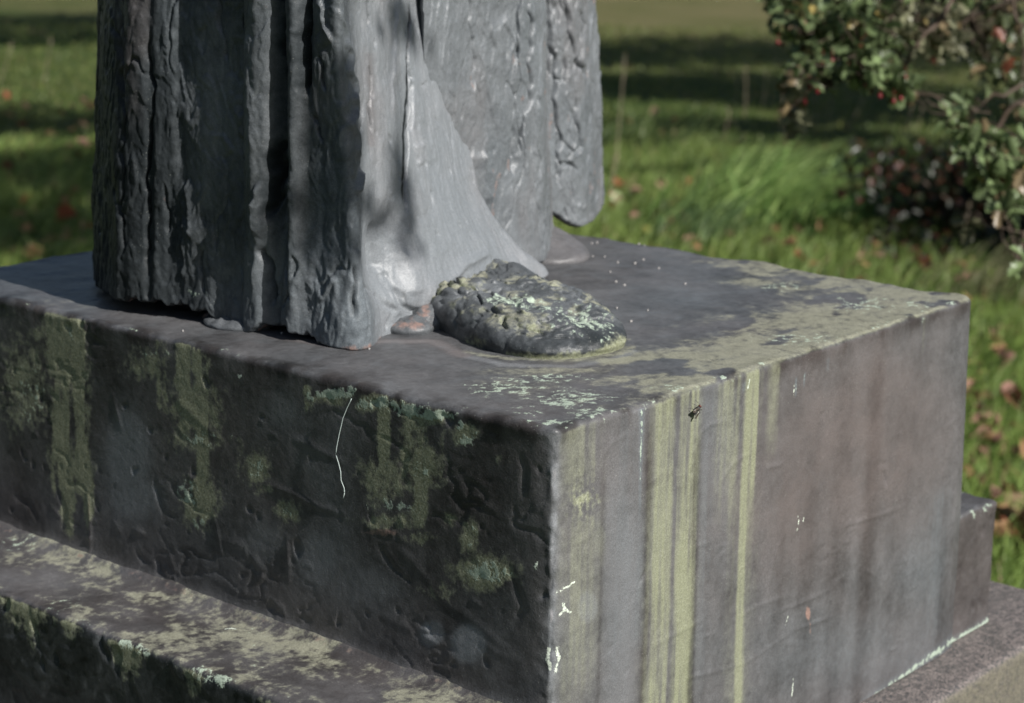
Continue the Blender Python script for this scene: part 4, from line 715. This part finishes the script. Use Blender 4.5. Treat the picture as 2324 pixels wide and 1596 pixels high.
stalk(178, 190, 120, 90, 'leaning dry stalk left of the statue, the one further right') if False else stalk(98, 200, 116, 88, 'leaning dry stalk left of the statue, the one nearer the robe')
stalk(-5, 200, 28, 100, 'leaning dry stalk at the far left edge of the photograph')
for (a, b, c, d, t) in [(1668,300,1672,175,'first thin stalk left of the berry branch'), (1690,270,1693,155,'slim upright stalk left of the berry branch, second from its left'),(1728,250,1740,160,'brightest pale stalk left of the berry branch'),(1748,245,1752,175,'short stalk just right of the brightest pale stalk'),(1772,330,1785,165,'stalk passing behind the tip of the berry branch'),(1780,320,1790,230,'stalk half hidden by the lowest hanging leaf'),
    (1850,300,1852,220,'stalk right of the lowest hanging leaf'),(1880,270,1900,170,'stalk under the middle of the berry branch'),(1925,285,1960,225,'bent pale stalk under the berry branch'),(2060,300,2075,215,'thin stalk left of the lower leafy spray'),(2080,305,2095,240,'short stalk beside the lower leafy spray'),(1672,400,1690,310,'stalk standing in front of the tall pale tuft'),(2165,590,2200,460,'brown weed stalk with a head in the dark bush shadow'),(1640,330,1655,250,'faint stalk at the left of the stalk row')]:
    stalk(a, b, c, d, t)

# ------------------------------------------------------------------ leaves: templates
def leaf_mesh(bagV, bagF, bagC, P, D, Nn, L, W, col, shape='haw'):
    """append leaves: P base points, D direction, Nn normal, L length, W width"""
    if shape == 'haw': tpl = np.array([(0,0),(.22,.18),(.30,.46),(.42,.26),(.58,.50),(.66,.24),(.84,.30),(1,0)])
    elif shape == 'fall': tpl = np.array([(0,0),(.15,.2),(.30,.44),(.5,.34),(.66,.42),(.82,.2),(1,0)])
    else: tpl = np.array([(0,0),(.3,.42),(.65,.38),(1,0)])
    k = len(tpl); S = np.cross(Nn, D); n = len(P); ids = []
    up_ = tpl; lo_ = tpl[1:-1]*[1, -1]; pts = np.r_[up_, lo_]; fold = np.abs(pts[:, 1])*.35-.25*pts[:, 0]**2
    V = P[:, None]+D[:, None]*(pts[None, :, 0:1]*L[:, None, None])+S[:, None]*(pts[None, :, 1:2]*W[:, None, None])+Nn[:, None]*(fold[None, :, None]*L[:, None, None])
    b0 = bagV[0]; m = len(pts)
    mids = np.stack([np.linspace(0, 1, 1)]); F = []
    for i in range(k-1): pass
    # fan from the midrib: faces (0, i, i+1) upper, mirrored lower, through the tip
    for i in range(1, k-2): F.append((0, i, i+1)); 
    F.append((0, k-2, k-1)); low = [k+i for i in range(k-2)]
    for i in range(len(low)-1): F.append((0, low[i+1], low[i]))
    F.append((0, k-1, low[-1])); F = np.array(F)
    bagF.append((F[None]+(b0+np.arange(n)*m)[:, None, None]).reshape(-1, 3)); bagC.append(np.repeat(np.c_[col, np.ones(n)], m, 0)); bagV.append(V.reshape(-1, 3)); bagV[0] += n*m
def rdir(n, up=0.0): d = RNG.normal(size=(n, 3)); d[:, 2] += up; return d/np.linalg.norm(d, axis=1)[:, None]
def perp(D):
    r = RNG.normal(size=D.shape); r[:, 2] += 1.5; r -= D*(r*D).sum(1)[:, None]; return r/np.linalg.norm(r, axis=1)[:, None]
def finish(name, V, F, C, parent=None): return mesh(name, np.concatenate(V[1:]), np.concatenate(F), LEAFM, parent, {'col': np.concatenate(C)}, smooth=False)

BARK = simple('bark', (.07, .05, .035), (.13, .10, .08), 30, .9, .2, bump=.004)
BERRY = simple('berry', (.20, .010, .02), None, rough=.3, spec=.6)
# ------------------------------------------------------------------ hawthorn hanging into the frame, top right
haw = empty('hawthorn_bush', tuple(at_depth((2900, 1500), 4.6)), 'hawthorn branches with small lobed leaves and red berries hanging top right', 'bush')
def px3(px, py, d): return at_depth((px, py), d)
hub = px3(2560, -260, 4.0); trunk0 = at_z((2950, 1450), GZ)*1.0; tb_ = px3(2900, 0, 4.3); trunk0 = np.array([tb_[0], tb_[1], GZ-.05])
V, F = tube([trunk0, trunk0+[.03, .02, .5], (trunk0+tb_)/2+[.05, 0, .1], tb_, hub], [.06, .05, .045, .035, .022], 9)
mesh('trunk', V, F, BARK, haw)
TW = [([(2560,-260),(2250,-160),(2000,-90),(1850,-20),(1800,80),(1820,180),(1800,240),(1770,270)], 3.9), ([(2250,-160),(2050,0),(1980,110),(1960,160),(1900,190)], 3.8), ([(2250,-160),(2150,20),(2060,120),(2050,190),(2030,215)], 3.85), ([(2560,-260),(2400,-40),(2200,40),(2120,90)], 4.0), ([(2560,-260),(2500,60),(2360,180),(2230,235),(2165,260)], 3.7), ([(2360,180),(2250,300),(2210,360)], 3.7), ([(2360,180),(2330,320),(2290,420)], 3.7), ([(1850,-20),(1790,-40),(1750,-20)], 3.95), ([(2250,-160),(2300,0),(2330,120)],4.0), ([(2400,300),(2330,520),(2310,620)],3.6), ([(1990,-80),(1900,60),(1880,130)],3.8), ([(2100,-60),(2080,40),(1990,60)],4.0)]
LP = []; LD = []; nodes = []
for pts, d in TW:
    P = [px3(x, y, d+random.uniform(-.06, .06)) for x, y in pts]; bz = []
    for a, b in zip(P[:-1], P[1:]):
        for t in np.linspace(0, 1, 6, endpoint=False): bz.append(a*(1-t)+b*t+RNG.normal(0, .004, 3))
    bz.append(P[-1]); V, F = tube(bz, np.linspace(.007, .0018, len(bz)), 5); mesh('branch', V, F, BARK, haw); nodes.append(np.array(bz))
# leaf clusters: px, py, rx, ry, n, depth, tint
CL = [(1790,20,50,50,60,3.9,0),(1870,40,70,60,120,3.85,0),(1960,30,80,60,150,3.85,0),(2050,40,80,60,130,3.9,1),(2140,50,60,60,80,4.0,1),(1840,110,45,45,70,3.85,0),(1830,160,30,34,40,3.85,0),(1930,120,60,50,100,3.8,0),(2010,110,50,50,80,3.8,0),(1985,165,45,26,36,3.8,0),(2035,180,26,26,26,3.8,0),(2060,200,14,16,8,3.8,0),(1810,200,16,24,12,3.85,1),(1800,245,10,20,5,3.85,1),(1805,268,8,10,3,3.85,1),
      (2180,250,30,24,26,3.7,0),(2200,290,30,30,34,3.7,0),(2240,320,36,34,40,3.7,0),(2270,370,36,36,44,3.7,0),(2230,400,30,24,22,3.7,0),(2300,420,30,40,40,3.7,0),(2310,350,30,40,36,3.7,0),(2290,470,30,20,18,3.7,0),(2220,120,40,60,30,4.2,2),(2300,60,40,60,60,4.2,2),(2280,150,50,40,40,4.2,2),(2320,230,30,50,36,4.1,2),(2250,10,40,24,30,4.2,2),(2320,590,12,30,10,3.6,0),(2200,500,14,20,6,3.8,1),(1760,-5,20,16,14,3.95,0),(2130,-10,120,20,90,4.0,0),(1900,-10,140,20,90,4.0,0),(2120,100,40,26,40,3.95,1)]
allP = []; allC = []
for px, py, rx, ry, n, d, k in CL:
    n = max(3, int(n*(2.2 if n <= 40 and px < 2110 else (.72 if px < 2110 and py > -5 else 1)))); q = RNG.normal(0, .5, (n, 2)); dd = d+RNG.normal(0, .10, n)
    for (a, b), e in zip(q, dd): allP.append(px3(px+a*rx, py+b*ry, e))
    base = {0: np.array([.13, .175, .075]), 1: np.array([.20, .20, .12]), 2: np.array([.08, .10, .045])}[k]
    c = base*RNG.uniform(.6, 1.6, (n, 1)); y_ = RNG.random(n) < .02; c[y_] = [.34, .27, .09]; y_ = RNG.random(n) < .08; c[y_] = [.20, .15, .08]; y_ = RNG.random(n) < .015; c[y_] = [.20, .07, .04]; allC.append(c)
allP = np.array(allP); allC = np.concatenate(allC); n = len(allP); order = RNG.permutation(n); allP = allP[order]; allC = allC[order]
D_ = rdir(n, -.3); Nn_ = perp(D_); L_ = RNG.uniform(.024, .044, n); W_ = L_*RNG.uniform(.7, .95, n)
one = 300
for i in range(one):
    V = [0]; F = []; C = []; leaf_mesh(V, F, C, allP[i:i+1], D_[i:i+1], Nn_[i:i+1], L_[i:i+1], W_[i:i+1], allC[i:i+1]); finish('leaf', V, F, C, haw)
V = [0]; F = []; C = []; leaf_mesh(V, F, C, allP[one:], D_[one:], Nn_[one:], L_[one:], W_[one:], allC[one:]); tag(finish('foliage', V, F, C, haw), kind='stuff')
tw = Bag(); nd = np.concatenate(nodes)
for i in range(0, n, 3):
    j = np.argmin(((nd-allP[i])**2).sum(1)); 
    if np.linalg.norm(nd[j]-allP[i]) < .35: V, F = tube([nd[j], (nd[j]+allP[i])/2+RNG.normal(0, .012, 3), allP[i]], [.0016, .0012, .0007], 3); tw.add(V, F)
tag(tw.build('twigs', BARK, haw), kind='stuff')
def ico(r, sq=1.15):
    V = []; F = []; nr, ns = 6, 8
    for i in range(nr+1):
        for j in range(ns): a = math.pi*i/nr; V.append((r*math.sin(a)*math.cos(6.2832*j/ns), r*math.sin(a)*math.sin(6.2832*j/ns), r*sq*math.cos(a)))
    for i in range(nr):
        for j in range(ns): F.append((i*ns+j, i*ns+(j+1) % ns, (i+1)*ns+(j+1) % ns, (i+1)*ns+j))
    return np.array(V), F
bv, bf = ico(.0042)
for (px, py, d) in [(1765,97,3.8),(1776,100,3.82),(1860,32,3.75),(1866,140,3.7),(1888,138,3.7),(1838,198,3.7),(1855,208,3.72),(1925,165,3.7),(1965,193,3.7),(2055,178,3.7),(1997,218,3.7),(2028,230,3.7),(2044,224,3.7),(2180,3,3.8),(1826,232,3.75)]:
    p = px3(px, py, d); V, F = tube([p+[0, 0, .005], p+[.002, 0, .014], p+[.004, .004, .022]], .0006, 3); b = Bag(); b.add(bv+p, bf); b.add(V, F); b.build('berry', BERRY, haw)

# dark shrub at the right edge: a thicket that throws the big shadow
def shrub(name, c, rad, n, lsize, label, cat, cols, zc=.0, trunk=True, flat=1.0):
    r = empty(name, (c[0], c[1], GZ), label, cat); P = []
    blobs = [(np.array(c)+RNG.normal(0, .45, 3)*np.array(rad), RNG.uniform(.35, .6)) for _ in range(14)]
    m = n//14
    for b, k in blobs: q = rdir(m)*(RNG.random((m, 1))**.4)*np.array(rad)*k; P.append(b+q)
    P = np.concatenate(P); P = P[P[:, 2] > GZ+.03]; n = len(P); D = rdir(n, -.2); Nn = perp(D); L = RNG.uniform(.7, 1.2, n)*lsize; V = [0]; F = []; C = []
    ci = RNG.integers(0, len(cols), n); leaf_mesh(V, F, C, P, D, Nn, L, L*.8, np.array(cols)[ci]*RNG.uniform(.6, 1.4, (n, 1)), 'plain'); tag(finish('crown', V, F, C, r), kind='stuff')
    if trunk:
        for b, k in blobs[:8]:
            p0 = np.array([c[0]+RNG.normal(0, .06), c[1]+RNG.normal(0, .06), GZ-.03]); V, F = tube([p0, (p0+b)/2+RNG.normal(0, .04, 3), b], [.025*rad[0], .016*rad[0], .006], 6); mesh('stem', V, F, BARK, r)
    return r
def sunward(q, hgt): g = gpt(q); return g[:2]+SUN[:2]*(hgt/SUN[2])
DK = [(.018, .026, .011), (.024, .03, .013), (.06, .022, .012), (.018, .024, .012)]  # leaf colours darkened to paint in the shade of the thicket
c1 = sunward((2240, 440), .75); shrub('shrub', (c1[0], c1[1], GZ+.72), (.72, .72, .70), 6500, .055, 'dark thicket of twigs and reddish leaves at the right edge', 'bush', DK)
c2 = gpt((2330, 570)); shrub('shrub', (c2[0], c2[1], GZ+.22), (.70, .70, .32), 3000, .05, 'low dark undergrowth in the bush shadow at right', 'bush', DK)
c3 = sunward((2520, 560), .9); shrub('shrub', (c3[0], c3[1], GZ+.85), (.7, .7, .8), 5000, .07, 'tall shrub just outside the right edge', 'bush', DK)
c4 = sunward((1760, 300), 1.9); shrub('shrub', (c4[0], c4[1], GZ+1.9), (.8, .6, .3), 2200, .09, 'high shrub outside the right edge shading the middle lawn', 'bush', DK)

# ------------------------------------------------------------------ trees outside the frame whose crowns shade lawn and statue
def tree(trunk_xy, blobs, leaf, per, label):
    r = empty('tree', (trunk_xy[0], trunk_xy[1], GZ), label, 'tree'); top = np.mean([b[0] for b in blobs], 0)
    t0 = np.array([trunk_xy[0], trunk_xy[1], GZ-.1]); fork = np.array([trunk_xy[0], trunk_xy[1], GZ+.45*(top[2]-GZ)])
    V, F = tube([t0, (t0+fork)/2+[.05, .03, 0], fork], [.28, .2, .16], 10); mesh('trunk', V, F, BARK, r); V_ = [0]; F_ = []; C_ = []
    for b, rad in blobs:
        b = np.array(b); V, F = tube([fork, (fork+b)/2+np.array([0, 0, .4]), b], [.10, .06, .02], 7); mesh('limb', V, F, BARK, r)
        n = per; P = b+rdir(n)*(RNG.random((n, 1))**.45)*np.array(rad); D = rdir(n, -.2); L = RNG.uniform(.7, 1.2, n)*leaf
        leaf_mesh(V_, F_, C_, P, D, perp(D), L, L*.8, np.array([.05, .08, .025])*RNG.uniform(.6, 1.5, (n, 1)), 'plain')
    tag(finish('crown', V_, F_, C_, r), kind='stuff')
def over(q, t): return gpt(q)+SUN*t
rx2 = np.array([RT[0], RT[1]])/np.hypot(RT[0], RT[1])
bl = [(over(p, 11), rr) for p, rr in [((1450,120),(1.5,1.3,.8)),((1700,110),(1.6,1.3,.8)),((1950,130),(1.5,1.3,.8)),((2200,110),(1.7,1.3,.8)),((1420,200),(1.0,.8,.6)),((1600,200),(1.1,.9,.6)),((1850,220),(1.1,.9,.6)),((2100,240),(1.1,.9,.6)),((2120,400),(.8,.7,.5)),((2300,430),(.8,.7,.5)),((2200,500),(.7,.6,.5)),((2350,60),(2,1.4,.7)),((1300,130),(1.2,1.0,.5))]]
tree(np.mean([b[0] for b in bl], 0)[:2]+rx2*5.5, bl, .16, 900, 'broad tree to the right whose crown shades the far lawn')
bl = [(over(p, 10), rr) for p, rr in [((40,280),(1.0,.8,.5)),((150,400),(.8,.7,.5)),((60,520),(.8,.7,.5)),((60,55),(2.0,1.0,.6)),((-80,90),(1.5,.8,.6)),((180,40),(1.6,.8,.6)),((300,80),(1.5,1,.6))]]  # first three crowns added to dim the near left lawn
tree(np.mean([b[0] for b in bl], 0)[:2]+rx2*7.5, bl, .17, 560, 'second tree to the right shading the lawn left of the statue')
# dense foliage added out of view to keep the sky off the dark faces
hg_ = empty('added_hedge', (-4.2, 5.2, GZ), 'unseen dark foliage wall added to block skylight on the shaded side', 'added_hedge')
n = 6500; P = np.c_[RNG.uniform(-5.2, -3.4, n), RNG.uniform(2.4, 8.5, n), RNG.uniform(GZ, 3.8, n)]; D = rdir(n); V_ = [0]; F_ = []; C_ = []; L = RNG.uniform(.22, .36, n)
leaf_mesh(V_, F_, C_, P, D, perp(D), L, L*.8, np.array([.02, .035, .015])*RNG.uniform(.6, 1.4, (n, 1)), 'plain'); tag(finish('crown', V_, F_, C_, hg_), kind='stuff')
for k in range(7): V, F = tube([(-4.3, 2.6+k*.95, GZ-.1), (-4.25, 2.65+k*.95, 1.5), (-4.3, 2.7+k*.95, 3.2)], [.09, .07, .03], 8); mesh('trunk', V, F, BARK, hg_)
# twigs of a bough overhead, sunward of the statue: soft patches of shade on the robe
bough = empty('tree', (1.6, -3.4, GZ), 'tree on the sunny side with a low bough reaching over the statue', 'tree')
V, F = tube([(1.6, -3.4, GZ-.1), (1.55, -3.3, .4), (1.5, -3.2, 1.7)], [.10, .085, .07], 10); mesh('trunk', V, F, BARK, bough)
SH = [((745,330),.030,2.3),((765,370),.032,2.3),((780,410),.028,2.3),((720,360),.026,2.3),((815,452),.018,2.2),((850,470),.020,2.2),((885,478),.020,2.2),((915,325),.014,2.2),((922,360),.018,2.2),((928,400),.020,2.2),((932,440),.021,2.2),((932,480),.021,2.2),((925,520),.018,2.2),((940,560),.016,2.2),((920,585),.012,2.2),((700,430),.03,2.3),((730,480),.03,2.3),((1010,6),.03,2.3),((960,-14),.03,2.3),((700,560),.026,2.3),((740,600),.022,2.3),((560,420),.03,2.3),((500,500),.03,2.3)]
V_ = [0]; F_ = []; C_ = []; cen = []
for (q, sz, t) in SH:
    d = ray(q); a_, b_ = .338-.19*.14, .19; tt = (a_+b_*CAM[0]-CAM[1])/(d[1]-b_*d[0]); X3 = CAM+d*tt if q[0] > 770 else at_x(q, .10); c = X3+SUN*t; cen.append(c)
    n = 9; P = c+RNG.normal(0, sz*.42, (n, 3)); D = rdir(n); Nv = SUN[None]+RNG.normal(0, .35, (n, 3)); Nv -= D*(Nv*D).sum(1)[:, None]; Nv /= np.linalg.norm(Nv, axis=1)[:, None]; L = RNG.uniform(.7, 1.2, n)*sz
    leaf_mesh(V_, F_, C_, P-D*L[:, None]*.5, D, Nv, L, L*.9, np.array([.06, .09, .03])*np.ones((n, 1)), 'plain')
tag(finish('foliage', V_, F_, C_, bough), kind='stuff')
cm = np.mean(cen, 0)+np.array([.1, 0, .75]); V, F = tube([(1.5, -3.2, 1.6), (1.1, -2.6, 2.4), cm+[.25, -.1, .15], cm], [.05, .03, .012, .005], 7); mesh('limb', V, F, BARK, bough)
tb = Bag()
for c in cen: V, F = tube([cm, (cm+c)/2+RNG.normal(0, .01, 3), c], [.0014, .0012, .0008], 4); tb.add(V, F)
tag(tb.build('twigs', BARK, bough), kind='stuff')

# ------------------------------------------------------------------ fallen leaves, one by one
FL = [('curled tan fallen leaf', (.42, .25, .13)), ('pale peach fallen leaf', (.50, .34, .22)), ('russet fallen leaf', (.30, .10, .05)), ('dark brown fallen leaf', (.16, .07, .04)), ('yellow fallen leaf', (.55, .42, .10)), ('pinkish brown fallen leaf', (.40, .22, .17))]
protos = []
for k, (nm, c) in enumerate(FL):
    m_ = simple('dead_leaf_'+'abcdef'[k], c, tuple(x*.6 for x in c), 60, .7, .2, .2)
    for v in range(3):
        V = [0]; F = []; C = []; P = np.zeros((1, 3)); D = np.array([[1, 0, 0.0]]); Nn = np.array([[0, 0, 1.0]]); leaf_mesh(V, F, C, P-D*.5, D, Nn, np.array([1.0]), np.array([random.uniform(.6, .95)]), np.array([c]), 'fall')
        Q = V[1].copy(); Q[:, 2] += .9*Q[:, 1]**2*random.choice([1, -1, 1.6])+.3*np.sin(Q[:, 0]*5+v)*.4; me = bpy.data.meshes.new('fallen_leaf'); me.from_pydata(Q.tolist(), [], np.concatenate(F).tolist()); me.materials.append(m_); protos.append((me, nm))
def where(px, py):
    if px < 230: return ['high', 'midway', 'low'][min(2, int((py-200)/135))]+' on the lawn left of the statue, '+('at the photo edge' if px < 100 else 'near the robe')
    if px > 2150 and py > 680: return 'right of the plinth, '+['above its rim', 'at its upper third', 'half way down', 'beside the lower step'][min(3, int((py-680)/160))]
    a = 'close behind the plinth edge' if py > 560 else ('in the middle grass' if py > 440 else 'in the far grass')
    b = ['right beside the hanging fold', 'left of the pale tuft', 'in front of the pale tuft', 'right of the pale tuft', 'under the berry branch', 'at the dark thicket'][min(5, max(0, int((px-1380)/150)))]
    return a+' '+b
def fallen(px, py, s, k):
    me, nm = protos[k*3+random.randrange(3)]; o = bpy.data.objects.new('fallen_leaf', me); COL.objects.link(o); p = gpt((px, py)); o.location = (p[0], p[1], p[2]+random.uniform(.035, .085)); o.scale = (s*1.25,)*3
    o.rotation_euler = (random.gauss(0, .5), random.gauss(-.2, .5), random.uniform(0, 6.28)); L = where(px, py); tag(o, nm+' '+L, 'leaf', nm+' '+L)
for px, py, s, k in [(1745,590,.085,5),(1815,605,.075,2),(1800,592,.05,3),(1690,530,.07,0),(1640,560,.06,1),(1590,575,.05,1),(1470,555,.05,4),(1450,560,.05,1),(1560,585,.05,1),(1790,490,.07,2),(1800,500,.06,2),(1860,545,.06,0),(1955,600,.07,1),(1980,590,.07,0),(1930,620,.06,5),(1990,620,.06,1),(1960,640,.05,0),(1550,440,.05,2),(1480,470,.04,0),(1500,440,.05,1),(1385,495,.08,0),(1390,480,.05,1),(1430,300,.05,2),(1485,270,.06,1),(1530,300,.05,3),(1960,360,.08,0),(2150,320,.06,0),(2180,340,.09,1),(2170,360,.07,2),(2110,370,.06,0),(2030,420,.05,2),(2100,640,.07,3),(2090,630,.06,2),
    (2230,970,.07,1),(2200,930,.06,0),(2245,1000,.08,5),(2260,1040,.08,0),(2215,1060,.06,2),(2300,1120,.07,0),(2270,1180,.08,5),(2290,1230,.09,0),(2240,960,.05,1),(2310,1010,.06,0),(2300,960,.07,3),(2230,860,.05,0),(2280,850,.06,1),(2310,780,.06,0),(2255,790,.05,5),(2310,1260,.08,2),(2300,1200,.06,1),
    (120,320,.07,0),(185,300,.07,1),(150,520,.09,2),(160,540,.08,0),(20,410,.06,3),(60,470,.07,2),(40,500,.08,0),(110,560,.09,0),(180,560,.06,1),(195,540,.06,2),(15,230,.07,2),(30,250,.06,3),(165,455,.06,2),(190,350,.07,5),(75,600,.09,0),(20,590,.08,0),(155,350,.06,5)]: fallen(px, py, s, k)
for i in range(190):
    z_ = random.random()
    if z_ < .22: px, py = random.uniform(-20, 215), random.uniform(220, 600)
    elif z_ < .55: px, py = random.uniform(1380, 2324), random.uniform(430, 680)
    elif z_ < .75: px, py = random.uniform(1850, 2330), random.uniform(320, 560)
    else: px, py = random.uniform(2190, 2340), random.uniform(700, 1300)
    fallen(px, py, random.uniform(.03, .065), random.choice([0, 0, 1, 2, 3, 5, 5]))
# pale broad leaf standing beside the hanging fold
V = [0]; F = []; C = []; p = gpt((1402, 492)); leaf_mesh(V, F, C, p[None], np.array([[.05, .1, 1.0]])/1.01, np.array([-FW+np.array([0, 0, .234])]), np.array([.12]), np.array([.085]), np.array([[.42, .50, .26]]), 'plain')
tag(finish('broad_leaf', V, F, C), 'pale green broad leaf upright in grass beside the hanging fold', 'leaf')

# ------------------------------------------------------------------ small things on the plinth
SEED = simple('seed', (.27, .26, .25), None, rough=.7)
def seed(px, py, rx):
    p = at_z((px, py), .0); a = np.linspace(0, 6.283, 9)[:-1]; th = random.uniform(-.4, .4); V = [(p[0]+rx*math.cos(t+th), p[1]+rx*.75*math.sin(t), p[2]+.0012) for t in a]+[(p[0], p[1], p[2]+.0017)]; V += [(v[0], v[1], -.002) for v in V[:8]]
    F = [(i, (i+1) % 8, 8) for i in range(8)]+[(9+i, 9+(i+1) % 8, (i+1) % 8, i) for i in range(8)]
    tag(mesh('seed', V, F, SEED), 'tiny pale oval seed lying on the dark plinth top', 'seed', 'pale seeds scattered on the plinth top right of the statue')
for px, py in [(1345,583),(1372,584),(1402,596),(1441,598),(1355,551),(1343,553),(1450,555),(1463,558),(1460,590),(1385,618),(1398,640),(1495,610),(1417,648),(1400,700),(1432,730),(1555,645),(1470,705),(415,752),(640,757),(838,793)]: seed(px, py, random.uniform(.0009, .0019))
# pale thread hanging on the shaded face
TH = simple('thread', (.45, .52, .50), None, rough=.6)
pts = [at_x(q, -.0045) for q in [(798,905),(788,925),(778,950),(770,985),(764,1015),(762,1032),(768,1050),(773,1070),(774,1090),(781,1108),(782,1120),(777,1137)]]
sm = [];
for a, b in zip(pts[:-1], pts[1:]):
    for t in (0, .33, .66): sm.append(a*(1-t)+b*t)
V, F = tube(sm, .00036, 5); tag(mesh('thread', V, F, TH), 'thin wavy pale thread hanging on the shaded plinth face', 'thread')
# ------------------------------------------------------------------ fly on the sunlit face
fly = empty('fly', tuple(at_y((1582, 931), -.0065)), 'small grey striped fly sitting on the green streaked sunlit plinth face', 'fly')
fdark = simple('fly_black', (.012, .012, .014), (.07, .065, .065), 900, .35, .6); fred = simple('fly_eye', (.10, .025, .015), None, rough=.3, spec=.6); fw_ = simple('fly_wing', (.12, .10, .08), None, rough=.3, spec=.5, trans=.3)
ang = math.radians(32); ex = np.array([math.cos(ang), 0, math.sin(ang)]); ey = np.array([-math.sin(ang), 0, math.cos(ang)]); en = np.array([0, -1.0, 0]); O = np.array(at_y((1582, 931), -.0065))
def W3(u, v, n_): return O+(ex*u+ey*v+en*n_)*1.35
def ell(u, v, n_, a, b, c):
    V, F = ico(1, 1); return [W3(u+x*a, v+y*b, n_+z*c) for x, y, z in V], F
b = Bag(); b.add(*ell(.0014, 0, 0, .0019, .0015, .0014)); mesh('thorax', b.V, b.F, fdark, fly)
b = Bag(); b.add(*ell(-.0018, 0, -.0002, .0026, .0017, .0014)); mesh('abdomen', b.V, b.F, fdark, fly)
b = Bag(); b.add(*ell(.0036, 0, 0, .0008, .0013, .0012)); mesh('head', b.V, b.F, fred, fly)
for sgn in (1, -1):
    V = [W3(.0016, sgn*.0009, .0013), W3(-.0008, sgn*.0026, .0011), W3(-.0044, sgn*.0036, .0008), W3(-.0052, sgn*.0024, .0008), W3(-.0030, sgn*.0009, .0013), W3(0, sgn*.0006, .0014)]; V += [v-np.array([0, -.00006, 0]) for v in V]
    mesh('wing', V, [tuple(range(6)), tuple(range(11, 5, -1))]+[(i, i+6, (i+1) % 6+6, (i+1) % 6) for i in range(6)], fw_, fly)
    for u0, u1, v1 in ((.0026, .0040, .0042), (.0012, .0004, .0050), (-.0002, -.0036, .0046)):
        V, F = tube([W3(u0, sgn*.001, -.0004), W3((u0+u1)/2, sgn*v1*.62, .0010), W3(u1*.95, sgn*v1*.9, -.0010), W3(u1*1.15, sgn*v1, -.0030)], [.00022, .0002, .00014, .0001], 5); mesh('leg', V, F, fdark, fly)
